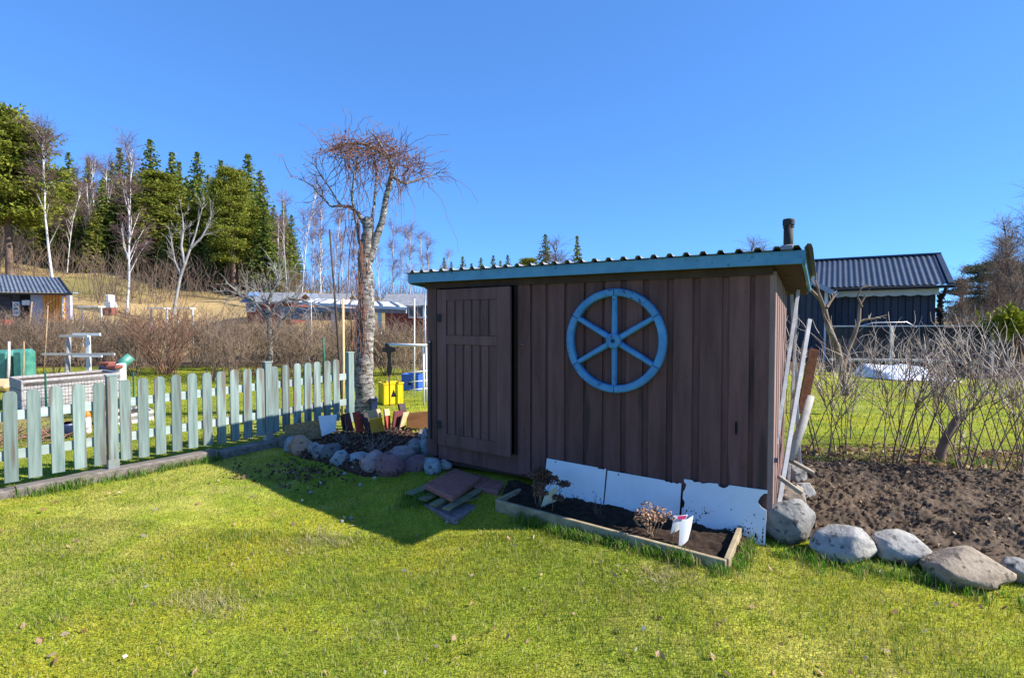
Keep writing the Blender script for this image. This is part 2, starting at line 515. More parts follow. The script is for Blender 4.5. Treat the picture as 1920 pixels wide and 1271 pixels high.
mat('label_cream', (.55, .54, .36), (.68, .67, .52), .5, (20, 20, 20))
mat('label_print', (.5, .03, .14), (.6, .06, .2), .5, (30, 30, 30))
mat('charcoal_wall', (.040, .044, .058), (.062, .068, .085), .8, (6, 6, 1), 5, .15, .12, .3)
mat('charcoal_roof', (.032, .042, .062), (.045, .058, .082), .42, (2, 2, 2), 4, .03, 0, .5, metal=.15)
mat('trim_grey', (.22, .26, .33), (.3, .34, .42), .6, (3, 3, 3))
mat('trim_white', (.6, .62, .64), (.72, .74, .75), .6, (3, 3, 3))
mat('awning', (.46, .43, .36), (.56, .53, .45), .85, (4, 4, 4))
mat('tile_roof', (.085, .10, .125), (.16, .18, .215), .5, (3, 3, 3), 5, .1, 0, .4)
mat('cabin_wall', (.045, .042, .048), (.085, .075, .08), .85, (1, 1, 10), 5, .2, .1)
mat('orange_wood', (.62, .20, .018), (.74, .28, .03), .6, (10, 10, 1), 5, .1, .05)
mat('lilac_wall', (.34, .34, .42), (.42, .42, .5), .8, (3, 3, 3))
mat('dark_hole', (.006, .006, .007), (.01, .01, .011), .9)
mat('falu_red', (.17, .035, .025), (.24, .055, .038), .85, (6, 6, 1), 5, .2, .1)
mat('grey_roof', (.16, .165, .18), (.27, .275, .29), .7, (4, 4, 4), 5, .1)
mat('glass', (.05, .07, .09), (.08, .1, .12), .12, (2, 2, 2), 3, 0, 0, .6)
mat('blue_tarp', (.10, .28, .62), (.16, .38, .74), .5, (3, 3, 3))
mat('snow_sheet', (.62, .64, .72), (.78, .80, .85), .6, (3, 3, 3), 5, .3)
mat('red_cloth', (.55, .05, .04), (.66, .09, .07), .6, (3, 3, 3))
attr_mat('needles', .75, .3, .2)
attr_mat('blade', .7, .45, .25)
attr_mat('leaf', .85, .25, .2)
attr_mat('ground', .97, 0, .1, fine=[(55, .55, 1.4), (9, .75, 1.25), (1.1, .85, 1.15)], bump=.7, bscale=70)
ROCKS = {'grey': ((.13, .125, .115), (.31, .295, .27)), 'pale': ((.19, .18, .165), (.42, .40, .365)), 'orange': ((.27, .15, .10), (.42, .27, .19)),
         'pink': ((.24, .16, .155), (.40, .30, .29)), 'red': ((.17, .08, .085), (.27, .145, .15)), 'dark': ((.08, .085, .085), (.19, .195, .19)),
         'tan': ((.18, .14, .10), (.37, .30, .225)), 'bluegrey': ((.16, .19, .21), (.36, .39, .41))}
for k, (a, b) in ROCKS.items():
    mat('rock_' + k, a, b, .9, (8, 8, 14), 10, .9, .05, .25, lo=.3, hi=.7, spots=tuple(x * .5 for x in a), spot_scale=17, spot_lo=.58, bscale=34)

# ------------------------------------------------------------------ ground
def graded(lo, a, b, hi, step, grow_):
    v = list(np.arange(a, b + 1e-6, step))
    s = step; x = b
    while x < hi:
        s *= grow_; x += s; v.append(min(x, hi))
    s = step; x = a
    while x > lo:
        s *= grow_; x -= s; v.insert(0, max(x, lo))
    return np.array(v)
gx = graded(-420, -7, 7, 420, .11, 1.07)
gy = graded(-30, 1.2, 11, 620, .11, 1.06)
X, Yg = np.meshgrid(gx, gy)
Z = gz(X.ravel(), Yg.ravel()).reshape(X.shape)
Z += (vnoise(X, Yg, 2.3, 3) - .5) * .035 * np.clip((20 - Yg) / 10, 0, 1)
far = smooth((Yg - 24) / 20)
Z += (vnoise(X, Yg, .12, 5) - .5) * 1.3 * far + (vnoise(X, Yg, .4, 6) - .5) * .35 * far
def lawn_colour(x, y):
    n1 = vnoise(x, y, 1.5, 1); n2 = vnoise(x, y, 6.5, 2) * .6 + vnoise(x, y, 17, 4) * .4; n3 = vnoise(x, y, .6, 9)
    moss = np.array([.345, .325, .026]); grn = np.array([.232, .275, .026]); pale = np.array([.40, .37, .12])
    t = smooth((n1 * .38 + n2 * .62 - .32) / .50)[..., None]
    c = grn * (1 - t) + moss * t
    t2 = smooth((n3 * .5 + n2 * .5 - .56) / .25)[..., None] * .40
    return c * (1 - t2) + pale * t2
C = lawn_colour(X, Yg)
tan = np.array([.36, .255, .115]); bare = np.array([.13, .09, .055]); gr2 = np.array([.12, .14, .03])
wv = smooth((Yg + (vnoise(X, Yg, .5, 11) - .5) * 3 - 15.5) / 2.5)[..., None]
C = C * (1 - wv) + bare * wv
hill = smooth((Yg + (vnoise(X, Yg, .2, 12) - .5) * 8 - 24) / 6)[..., None]
tn = (tan * (.75 + .5 * vnoise(X, Yg, .25, 13)[..., None]))
gmix = smooth((vnoise(X, Yg, .1, 14) - .55) / .2)[..., None] * .5
tn = tn * (1 - gmix) + gr2 * gmix
C = C * (1 - hill) + tn * hill
# dry leaf strip at the foot of the right hand shrubs and behind the picket fence
dry = np.array([.30, .20, .11])
sh = np.exp(-((Yg - (5.9 + (X - 3) * -.12)) / .5) ** 2) * (X > 2.2)
bt = np.exp(-((Yg - 12.2) / .7) ** 2) * (X > 2)
dw = np.clip(sh * .9 + bt * .5, 0, 1)[..., None] * smooth((vnoise(X, Yg, 3, 15) - .25) / .3)[..., None]
C = C * (1 - dw) + dry * dw
wl = (smooth((-X - 5.6) / 1.5) * smooth((12 - Yg) / 3) * smooth((vnoise(X, Yg, .8, 16) - .35) / .2))[..., None] * .8
C = C * (1 - wl) + np.array([.27, .19, .11]) * wl
ny, nx = X.shape
ii = np.arange(nx * ny).reshape(ny, nx)
Q = np.stack([ii[:-1, :-1], ii[:-1, 1:], ii[1:, 1:], ii[1:, :-1]], -1).reshape(-1, 4)
g = link('ground', mesh_np('ground', np.stack([X, Yg, Z], -1).reshape(-1, 3), Q, None, C.reshape(-1, 3), True), 'ground')
tag(g, 'sloping lawn and dry hillside ground of the garden', kind='structure')

# ------------------------------------------------------------------ the shed
A = Vector((-.912, 5.92, 0)); CR = Vector((2.03, 4.17, 0))
U = (CR - A).normalized(); LW = (CR - A).length
NO = Vector((U.y, -U.x, 0))                       # out of the front wall, towards the lawn
if NO.y > 0: NO = -NO
VB = -NO                                          # into the shed
DP = 1.2
def wf(s, h, d=0.0):
    return A + U * s + NO * d + Vector((0, 0, h))
def s_px(px, d=0.0):
    k = (px - 960) / FPX
    o = A + NO * d
    return (k * o.y - o.x) / (U.x - k * U.y)
def wbox(mb, s0, s1, h0, h1, d0, d1, h0b=None):
    hb = h0 if h0b is None else h0b
    return mb.hexa([wf(s0, h0, d1), wf(s1, hb, d1), wf(s1, hb, d0), wf(s0, h0, d0)], [wf(s0, h1, d1), wf(s1, h1, d1), wf(s1, h1, d0), wf(s0, h1, d0)])
shed = thing('garden_shed', 'small brown board shed with blue fascia and corrugated roof standing on the lawn', 'shed', (A + CR) / 2 + VB * (DP / 2))
def foot(s):
    return .235 - .035 * s
WT = 2.125                                        # top of the wall
sd0, sd1 = s_px(826), s_px(973)                   # door opening
fw = MB()
wbox(fw, sd1, LW - .02, .22, WT, -.03, -.012)
front = fw.build('front_wall', 'dark_wood', shed)
fw = MB(); wbox(fw, .03, sd0 - .01, .26, WT, -.03, -.012); fw.build('door_jamb', 'dark_wood', front)
edges = [s_px(p) for p in (997, 1026, 1061, 1097, 1132, 1166, 1207, 1252, 1300, 1355, 1406)] + [LW - .012]
prev = sd1 + .006
for i, e in enumerate(edges):
    w = e - prev
    strip = (.26 if i > 5 else .15) * w if i else 0.0
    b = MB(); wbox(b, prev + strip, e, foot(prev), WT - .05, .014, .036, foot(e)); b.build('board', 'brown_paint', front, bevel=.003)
    if strip:
        b = MB(); wbox(b, prev - .02, prev + strip + .02, foot(prev) + .01, WT - .055, -.006, .012); b.build('board', 'brown_paint', front)
    prev = e
b = MB(); wbox(b, -.012, s_px(822), foot(0), WT - .02, -.01, .034); b.build('corner_board', 'brown_paint', front, bevel=.003)
b = MB(); wbox(b, sd0 - .035, sd0 - .004, foot(0), WT - .03, -.04, .01); b.build('door_post', 'dark_wood', front)
b = MB(); wbox(b, sd1 - .05, sd1 + .004, foot(1), WT - .03, -.05, .008); b.build('door_post', 'dark_wood', front)
b = MB(); wbox(b, sd0 - .02, sd1 + .05, foot(.1) - .02, .372, -.03, .022, foot(.9) - .03); b.build('sill_board', 'brown_paint', front, bevel=.003)
b = MB(); wbox(b, -.02, LW + .01, WT - .055, WT + .01, .037, .058); b.build('frieze_board', 'dark_wood', front, bevel=.003)
b = MB(); wbox(b, .035, .052, .42, 1.50, .036, .050); b.build('iron_strip', 'black_metal', front)
b = MB(); p = wf(.043, 1.49, .051); b.tube([p, p + NO * .012], [.012, .008], 8); b.build('screw', 'steel', front)
b = MB(); p = wf(s_px(1384), 1.7 - .197 * 4.29, .037); 
b.prism([p + U * (.010 * math.cos(a)) + Vector((0, 0, .036 * math.sin(a) + (.02 if math.sin(a) > 0 else -.02))) for a in np.linspace(0, 2 * math.pi, 12, endpoint=False)], NO * .003)
b.build('key_hole', 'dark_hole', front)
b = MB(); p = wf(s_px(979) + .018, 1.7 - .040 * 5.3, .037)
b.tube([p, p + NO * .02, p + NO * .03 + U * .045], [.008, .006, .006], 6); b.tube([p - U * .012, p + U * .02], .009, 6); b.build('door_hook', 'steel', front)
# door, ajar
hinge = wf(s_px(828), 0, .03)
ang = R(5.0)
DU = (U * math.cos(ang) + NO * math.sin(ang)).normalized(); DN = (NO * math.cos(ang) - U * math.sin(ang)).normalized()
k_ = (961 - 960) / FPX
DW = (k_ * hinge.y - hinge.x) / (DU.x - k_ * DU.y)           # leaf ends at the photographed edge
DB, DT = .378, 2.055
def df(s, h, d): return hinge + DU * s + DN * d + Vector((0, 0, h))
def dbox(mb, s0, s1, h0, h1, d0, d1):
    return mb.hexa([df(s0, h0, d1), df(s1, h0, d1), df(s1, h0, d0), df(s0, h0, d0)], [df(s0, h1, d1), df(s1, h1, d1), df(s1, h1, d0), df(s0, h1, d0)])
b = MB(); dbox(b, .01, DW - .01, DB + .01, DT - .01, 0, .02); door = b.build('door', 'dark_wood', shed)
MR = 1.47
for s0, s1 in ((0, .13), (DW - .16, DW)):
    b = MB(); dbox(b, s0, s1, DB, DT, .021, .045); b.build('stile', 'door_paint', door, bevel=.003)
for h0, h1, d in ((DB, DB + .13, .044), (MR, MR + .095, .046), (DT - .12, DT, .044)):
    b = MB(); dbox(b, .131, DW - .161, h0, h1, .021, d); b.build('rail', 'door_paint', door, bevel=.003)
n = 6
for k in range(n):
    s0 = .131 + (DW - .292) * k / n; s1 = .131 + (DW - .292) * (k + 1) / n
    for h0, h1 in ((DB + .131, MR - .001), (MR + .096, DT - .121)):
        b = MB(); dbox(b, s0 + (.028 if k else .012), s1, h0, h1, .0215, .038); b.build('board', 'door_paint', door, bevel=.003)
        if k:
            b = MB(); dbox(b, s0 - .004, s0 + .032, h0, h1, .0205, .0235); b.build('board', 'door_paint', door)
for hh in (.6, 1.75):
    b = MB(); b.box(df(.03, hh, .05), (.05, .05, .08)); b.build('hinge', 'black_metal', door)
# right hand side wall, lit by the sun
def sf(t, h, d=0.0): return CR + VB * t + U * d + Vector((0, 0, h))
def sbox(mb, t0, t1, h0, h1, d0, d1, h1b=None):
    hb = h1 if h1b is None else h1b
    return mb.hexa([sf(t0, h0, d0), sf(t1, h0, d0), sf(t1, h0, d1), sf(t0, h0, d1)], [sf(t0, h1, d0), sf(t1, hb, d0), sf(t1, hb, d1), sf(t0, h1, d1)])
slope = lambda t: -.085 * t
b = MB(); sbox(b, .0, DP, .2, WT - .01, -.05, -.02, WT - .01 + slope(DP)); side = b.build('side_wall', 'dark_wood', shed)
t = -.034
k = 0
while t < DP - .05:
    w = .125 if k % 2 == 0 else .075
    d = .030 if k % 2 == 0 else .008
    b = MB(); sbox(b, t, min(t + w, DP), .12, WT - .03 + slope(t), -.018, d, WT - .03 + slope(t + w)); b.build('board', 'side_paint', side, bevel=.003)
    t += w + .004; k += 1
b = MB()
b.hexa([wf(0, .0, -.03), wf(0, .0, -DP), wf(.03, .0, -DP), wf(.03, .0, -.03)], [wf(0, WT, -.03), wf(0, WT + slope(DP), -DP), wf(.03, WT + slope(DP), -DP), wf(.03, WT, -.03)])
b.build('left_wall', 'brown_paint', shed)
b = MB(); wbox(b, 0, LW - .06, -.02, WT + slope(DP), -DP, -DP + .03); b.build('back_wall', 'brown_paint', shed)
b = MB(); wbox(b, 0.04, LW - .06, .14, .2, -DP + .04, -.04); b.build('floor', 'dark_wood', shed)
# stones carrying the shed
# roof
OF, OSR, OSL, OB = .178, .232, .158, .06
RT = 2.232
rb = MB()
per, hgt = .131, .026
prof = []
s = -OSL - .012
while s < LW + OSR + .02:
    prof += [(s, 0), (s + per * .52, 0), (s + per * .64, hgt), (s + per * .86, hgt), (s + per * .98, 0)]
    s += per
prof = [q for q in prof if q[0] < LW + OSR + .03]
def rf(s, d, dz=0): return wf(s, RT + slope(OF - d if d < OF else 0) + dz + .085 * 0, d)
def rpt(s, d, dz): return wf(s, RT + .004 + dz - .085 * (OF - d), d)
row = []
for d in (OF + .03, OF - .8, -DP - OB):
    row.append([rpt(s, d, z) for s, z in prof])
vs = [p for r_ in row for p in r_]; n = len(prof)
fs = [(i * n + j, i * n + j + 1, (i + 1) * n + j + 1, (i + 1) * n + j) for i in range(2) for j in range(n - 1)]
rb.add(vs, fs)
rb.add([p - Vector((0, 0, .0025)) for p in vs], [f[::-1] for f in fs])
roof = rb.build('roof', 'grey_sheet', shed)
b = MB()      # curled verge sheet at the right end
vp = [(LW + OSR - .01, .002), (LW + OSR + .012, .030), (LW + OSR + .035, .026), (LW + OSR + .046, -.005), (LW + OSR + .052, -.055)]
for (sa, za), (sb, zb) in zip(vp[:-1], vp[1:]):
    b.hexa([rpt(sa, OF + .035, za), rpt(sb, OF + .035, zb), rpt(sb, -DP - OB, zb), rpt(sa, -DP - OB, za)],
           [rpt(sa, OF + .035, za + .003), rpt(sb, OF + .035, zb + .003), rpt(sb, -DP - OB, zb + .003), rpt(sa, -DP - OB, za + .003)])
b.build('verge_sheet', 'grey_sheet', roof)
b = MB(); wbox(b, -OSL, LW + OSR, RT - .100, RT - .001, OF - .024, OF); b.build('fascia', 'blue_paint', roof, bevel=.003)
for s0 in (-OSL, LW + OSR - .024):
    b = MB()
    za, zb = RT - .003, RT - .003 - .085 * (OF + DP + OB)
    P = lambda d, z: wf(s0, z, d)
    b.hexa([wf(s0, za - .11, OF - .025), wf(s0 + .024, za - .11, OF - .025), wf(s0 + .024, zb - .11, -DP - OB), wf(s0, zb - .11, -DP - OB)],
           [wf(s0, za, OF - .025), wf(s0 + .024, za, OF - .025), wf(s0 + .024, zb, -DP - OB), wf(s0, zb, -DP - OB)])
    b.build('barge_board', 'blue_paint', roof, bevel=.003)
b = MB()
b.hexa([wf(-OSL + .03, RT - .085, OF - .03), wf(LW + OSR - .03, RT - .085, OF - .03), wf(LW + OSR - .03, RT - .26, -DP - .1), wf(-OSL + .03, RT - .26, -DP - .1)],
       [wf(-OSL + .03, RT - .06, OF - .03), wf(LW + OSR - .03, RT - .06, OF - .03), wf(LW + OSR - .03, RT - .235, -DP - .1), wf(-OSL + .03, RT - .235, -DP - .1)])
b.build('soffit', 'dark_wood', roof)
pp = at(1478, 462, 4.75)
zt = at(1478, 411, 4.75).z
b = MB(); b.tube([(pp.x, pp.y, pp.z - .12), (pp.x, pp.y, zt - .04)], .040, 20); chim = b.build('stove_pipe', 'black_metal', roof, True)
b = MB(); b.tube([(pp.x, pp.y, zt - .058), (pp.x, pp.y, zt - .05), (pp.x, pp.y, zt - .012), (pp.x, pp.y, zt)], [.046, .049, .049, .043], 20)
b.tube([(pp.x, pp.y, zt - .075), (pp.x, pp.y, zt - .068)], .047, 20); b.build('cap', 'black_metal', chim)
b = MB(); b.tube([(pp.x, pp.y, pp.z - .11), (pp.x, pp.y, pp.z - .0), (pp.x, pp.y, pp.z + .012)], [.075, .07, .042], 18); b.build('collar', 'grey_sheet', chim)

# ------------------------------------------------------------------ wagon wheel on the wall
wc = wf(s_px(1154, .05), EYE - .0335 * 4.80, .040)
wheel = thing('wagon_wheel', 'blue painted wooden wagon wheel with six spokes hung on the brown shed wall', 'wheel', wc)
def wp(r, a, d): return wc + U * (r * math.cos(a)) + Vector((0, 0, r * math.sin(a))) + NO * d
for k in range(6):
    a0 = R(30 + 60 * k) + .003; a1 = R(90 + 60 * k) - .003
    b = MB(); m_ = 10
    ro, ri = .463, .397
    vs, fs = [], []
    for i in range(m_ + 1):
        a = a0 + (a1 - a0) * i / m_
        vs += [wp(ri, a, .004), wp(ro, a, .004), wp(ro, a, .050), wp(ro - .010, a, .060), wp(ri + .010, a, .060), wp(ri, a, .050)]
    for i in range(m_):
        for j in range(6):
            fs.append((i * 6 + j, i * 6 + (j + 1) % 6, (i + 1) * 6 + (j + 1) % 6, (i + 1) * 6 + j))
    fs += [tuple(range(6))[::-1], tuple(m_ * 6 + j for j in range(6))]
    b.add(vs, fs); b.build('felloe', 'wheel_blue', wheel)
for k in range(6):
    a = R(30 + 60 * k)
    d = U * math.cos(a) + Vector((0, 0, math.sin(a)))
    tdir = d.cross(NO)
    b = MB()
    for r0, r1, w0, w1 in ((.05, .40, .026, .022),):
        p0 = wc + d * r0; p1 = wc + d * r1
        def ringq(p, w): return [p - tdir * w + NO * .012, p + tdir * w + NO * .012, p + tdir * w + NO * .042, p + tdir * (w * .55) + NO * .056, p - tdir * (w * .55) + NO * .056, p - tdir * w + NO * .042]
        q0, q1 = ringq(p0, w0), ringq(p1, w1)
        b.add(q0 + q1, [(i, (i + 1) % 6, 6 + (i + 1) % 6, 6 + i) for i in range(6)] + [tuple(range(6))[::-1], tuple(range(6, 12))])
    b.build('spoke', 'wheel_blue', wheel)
    b = MB(); b.bar(wp(.399, a, .0605), wp(.461, a + .012, .0605), .004, .003, NO); b.build('joint', 'crack_dark', wheel)
b = MB()
hexp = [wp(.072 * (1 if i % 2 else .95), R(22.5 + 45 * i), .010) for i in range(8)]
b.prism(hexp, NO * .070); hub = b.build('hub', 'wheel_blue', wheel, bevel=.008)
b = MB(); b.tube([wc + NO * .0795, wc + NO * .083], .020, 10); b.build('axle_hole', 'crack_dark', hub)

# ------------------------------------------------------------------ white panels against the foot of the wall
def white_panel(pl, pr, zl, zr, zb, label, holes, chips):
    d0, d1 = .052, .135
    s0, s1 = s_px(pl, .06), s_px(pr, .06)
    p = thing('cement_sheet', label, 'panel', wf((s0 + s1) / 2, zb, d1), 'white panels along the foot of the shed')
    TL, TR = wf(s0, zl, d0), wf(s1, zr, d0); BL, BR = wf(s0 - .008, zb, d1), wf(s1 - .004, zb - .02, d1)
    nrm = (TR - TL).cross(TL - BL).normalized()
    if nrm.dot(NO) < 0: nrm = -nrm
    def q(u_, v_, e=0): # u along, v up
        return (BL * (1 - u_) + BR * u_) * (1 - v_) + (TL * (1 - u_) + TR * u_) * v_ + nrm * e
    # outline with broken places
    top = [(0, 1)] + sorted(chips['top']) + [(1, 1)]
    out = [(0, 0), (1, 0)] + chips.get('right', []) + top[::-1] + chips.get('left', [])
    b = MB(); b.prism([q(u_, v_) for u_, v_ in out], -nrm * .010)
    sheet = b.build('sheet', 'white_panel', p)
    for u_, v_ in holes:
        b = MB(); c = q(u_, v_, .0006)
        du = (TR - TL).normalized(); dv = (TL - BL).normalized()
        b.prism([c + du * (.007 * math.cos(a)) + dv * (.007 * math.sin(a)) for a in np.linspace(0, 6.283, 10, endpoint=False)], nrm * .0012)
        b.build('nail_hole', 'dark_hole', p)
    # mud splashed up by rain
    r_ = np.random.default_rng(int(pl))
    b = MB(); du = (TR - TL).normalized(); dv = (TL - BL).normalized()
    nn = chips['mud']
    for _ in range(nn):
        u_ = float(np.clip(r_.normal(chips['mu'], .26), .02, .97)); v_ = abs(float(r_.normal(0, chips['mh']))) + .02
        if v_ > .75: continue
        c = q(u_, v_, .0005); rr = float(r_.uniform(.0012, .006)) * (1.5 if v_ < .25 else 1)
        st = r_.uniform(.7, 2.0)
        b.add([c + du * (rr * math.cos(a)) + dv * (rr * st * math.sin(a)) for a in np.linspace(0, 6.283, 6, endpoint=False)], [tuple(range(6))])
    o = b.build('mud_splash', 'dirt_splash', p); o['kind'] = 'stuff'
    return q, nrm, p
white_panel(1025, 1137, .392, .372, -.01, 'white panel leaning on the shed behind the dark dried flower heads', [(.16, .955)],
            {'top': [(.86, 1), (.88, .97), (.93, .985), (.96, .97), (.975, 1)], 'mud': 200, 'mu': .45, 'mh': .17})
white_panel(1140, 1280, .362, .345, -.02, 'white panel between two others at the shed foot, behind tan dried flowers', [(.16, .95), (.13, .06)],
            {'top': [(.78, 1), (.80, .975), (.84, .985), (.87, .965), (.90, .99), (.95, .97), (.97, 1)], 'mud': 140, 'mu': .8, 'mh': .15})
white_panel(1285, 1443, .385, .392, -.03, 'white panel with chipped brown edges and mud splashes at the shed corner', [],
            {'top': [(.10, 1), (.13, .965), (.19, .985), (.24, .96), (.30, .99), (.42, 1), (.44, .95), (.50, .93), (.54, .965), (.56, 1)],
             'left': [(0, .95), (.035, .90), (.02, .80), (0, .76), (0, .62), (.03, .56), (.025, .48), (0, .44)],
             'right': [(1, .66), (.94, .70), (.90, .78), (.92, .86), (.96, .93), (1, .95)], 'mud': 700, 'mu': .42, 'mh': .22})

# ------------------------------------------------------------------ planter frame in front of the panels
K0 = Vector((-.143, 4.78, 0)); K1 = Vector((1.480, 3.64, 0)); K2 = Vector((1.845, 4.24, 0))
PT = .088
planter = thing('planter_frame', 'low planter frame of weathered planks on the lawn before the white panels', 'planter', (K0 + K1) / 2)
kd = (K1 - K0).normalized(); kn = Vector((kd.y, -kd.x, 0))
def zplank(p0, p1, name, zt0=PT, zt1=PT, th=.034, depth=.17):
    d = (p1 - p0).normalized(); nn = Vector((d.y, -d.x, 0)) * (th / 2)
    b = MB()
    b.hexa([p0 - nn + Vector((0, 0, zt0 - depth)), p1 - nn + Vector((0, 0, zt1 - depth)), p1 + nn + Vector((0, 0, zt1 - depth)), p0 + nn + Vector((0, 0, zt0 - depth))],
           [p0 - nn + Vector((0, 0, zt0)), p1 - nn + Vector((0, 0, zt1)), p1 + nn + Vector((0, 0, zt1)), p0 + nn + Vector((0, 0, zt0))])
    return b.build(name, 'planter_wood', planter, bevel=.004)
zplank(K0, K1, 'plank', .105, .062)
zplank(K1 + (K2 - K1).normalized() * .019, K2, 'plank', .066, .10, .036)
KL = K0 + VB * .40 + U * .02
zplank(K0 + (KL - K0).normalized() * .019, KL, 'plank', .104, .10)
b = MB(); b.box(K2 + Vector((-.02, .0, .06)) - U * .02, (.045, .045, .17)); b.build('corner_post', 'plank_grey', planter, bevel=.003)
# earth inside the frame
def patch(name, quad, nu, nv, hfun, m, label, C=None):
    P = [Vector(p) for p in quad]
    V = []
    for j in range(nv + 1):
        for i in range(nu + 1):
            u_, v_ = i / nu, j / nv
            p = (P[0] * (1 - u_) + P[1] * u_) * (1 - v_) + (P[3] * (1 - u_) + P[2] * u_) * v_
            V.append((p.x, p.y, hfun(p.x, p.y, u_, v_)))
    ii = np.arange((nu + 1) * (nv + 1)).reshape(nv + 1, nu + 1)
    Q = np.stack([ii[:-1, :-1], ii[:-1, 1:], ii[1:, 1:], ii[1:, :-1]], -1).reshape(-1, 4)
    o = link(name, mesh_np(name, V, Q, None, None, True), m)
    return tag(o, label, kind='structure')
def lump(x, y, s, seed=0):
    return mnoise.noise(Vector((x * s + seed, y * s, seed * 1.7)))
WL = wf(s_px(955), 0, .02); WR = wf(LW - .10, 0, .02)
patch('planter_soil', [K0 + (K1 - K0) * .005, K1, WR, WL], 110, 40,
      lambda x, y, u_, v_: max(.035 - .03 * u_, float(gz(x, y)) + .035) + .02 * lump(x, y, 9) + .014 * lump(x, y, 26, 3) + .006 * lump(x, y, 60, 5), 'dark_soil', 'dark bare earth inside the planter frame')

MASS = ('twigs', 'stems', 'shoots', 'hanging_vine', 'stalk', 'crown', 'limbs', 'dead_leaves')
def polys_obj(polys, name, m, parent=None, sides=3, label=None):
    V, Q = tube_np(polys, sides)
    if parent is not None:
        inv = np.array(WM.get(parent, Matrix()).inverted())
        V = V @ inv[:3, :3].T + inv[:3, 3]
        o = link(name, mesh_np(name, V, Q), m, parent)
        if name in MASS: o['kind'] = 'stuff'
        return o
    o = np.array([V[:, 0].mean(), V[:, 1].mean(), V[:, 2].min()])
    return link(name, mesh_np(name, V - o, Q), m, None, Vector(o))

def dried_flower(px, py, Y, label, n, hgt, spread, head_m, dense, seed):
    base = at(px, py, Y); base.z = max(base.z, .02)
    t = thing('dried_flower', label, 'plant', base, 'dried flowers in the planter')
    rg = np.random.default_rng(seed)
    stems = []
    heads = []
    for i in range(n):
        d = np.array([rg.normal(0, spread), rg.normal(0, spread), 1.0])
        P, rr = grow(np.array(base) + rg.normal(0, .015, 3) * [1, 1, 0], d, hgt * rg.uniform(.75, 1.1), .0035, 5, .10, .0, rg)
        stems.append((P, rr)); heads.append(P[-1])
        for s_ in branch_out([(P, rr)], 3, .06, .0016, .9, .2, 3, .1, 0, .8, 1, rg):
            stems.append(s_)
    polys_obj(stems, 'stalk', 'dry_stalk', t, 4)
    for h in heads:
        R_ = rg.uniform(.04, .062)
        pts = []
        for _ in range(dense):
            d = rdir(rg, -.25, 1); pts.append(h + d * R_ * rg.uniform(.55, 1.05) * [1.15, 1.15, .75])
        V, Q = cards(np.array(pts), .018, rg, 0, 1.1)
        inv = np.array(WM[t].inverted()); V = V @ inv[:3, :3].T + inv[:3, 3]
        link('flower_head', mesh_np('flower_head', V, Q), head_m, t)
    return t
dried_flower(1012, 968, 4.72, 'tall dried plant with dark brown flower heads before a white panel', 15, .33, .30, 'dead_flower', 130, 3)
dried_flower(1222, 1012, 4.12, 'low dried plant with tan flower heads in the planter', 13, .21, .33, 'tan_flower', 46, 5)
base = at(1118, 970, 4.55); base.z = .04
rg = np.random.default_rng(9)
st = [grow(np.array(base) + rg.normal(0, .02, 3) * [1, 1, 0], [rg.normal(0, .18), rg.normal(0, .18), 1], rg.uniform(.1, .2), .003, 4, .06, 0, rg) for _ in range(9)]
o = polys_obj(st, 'cut_stems', 'dead_flower', None, 5); tag(o, 'few bare dark stems sticking up from the planter earth', 'plant')
# plant labels
def plant_label(P, m, label, stick, print_=None):
    b0 = sum(P, Vector()) / 4
    t = thing('plant_label', label, 'plant label', (b0.x, b0.y, min(p.z for p in P) - .05))
    P = [Vector(p) for p in P]
    nrm = (P[1] - P[0]).cross(P[3] - P[0]).normalized()
    if nrm.y > 0: nrm = -nrm
    nu, nv = 8, 6
    vs = []
    for j in range(nv + 1):
        for i in range(nu + 1):
            u_, v_ = i / nu, j / nv
            p = (P[0] * (1 - u_) + P[1] * u_) * (1 - v_) + (P[3] * (1 - u_) + P[2] * u_) * v_
            vs.append(p + nrm * (.008 * math.sin(u_ * math.pi) + .005 * math.sin(v_ * 3)))
    fs = [(j * (nu + 1) + i, j * (nu + 1) + i + 1, (j + 1) * (nu + 1) + i + 1, (j + 1) * (nu + 1) + i) for j in range(nv) for i in range(nu)]
    b = MB(); b.add(vs, fs); b.add([p - nrm * .0012 for p in vs], [f[::-1] for f in fs]); card = b.build('card', m, t, True)
    b = MB(); b.bar(*stick, .006, .003); b.build('stick', 'dry_stalk', t)
    if print_:
        b = MB(); b.slab([p + nrm * .013 for p in print_], .001); b.build('print', 'label_print', card)
Yl = 3.96
plant_label([at(1272, 1026, Yl), at(1290, 1012, Yl + .03), at(1300, 966, Yl + .03), at(1274, 978, Yl)], 'label_white', 'white plant label card on a stick beside the tan dried flowers', (at(1284, 1032, Yl + .02), at(1288, 990, Yl + .02)))
Yl = 4.02
P4 = [at(1257, 1000, Yl), at(1274, 992, Yl + .02), at(1290, 964, Yl + .02), at(1263, 966, Yl)]
plant_label(P4, 'label_white', 'white plant label with pink print behind the plain label card', (at(1262, 1012, Yl), at(1266, 985, Yl)),
            [at(1270, 972, Yl), at(1283, 972, Yl + .01), at(1286, 965, Yl + .01), at(1268, 966, Yl)])
Yl = 4.66
plant_label([at(1014, 950, Yl), at(1044, 938, Yl), at(1046, 908, Yl - .04), at(1022, 926, Yl)], 'label_cream', 'cream curled plant label under the dark dried flower heads', (at(1035, 962, Yl), at(1038, 925, Yl)))

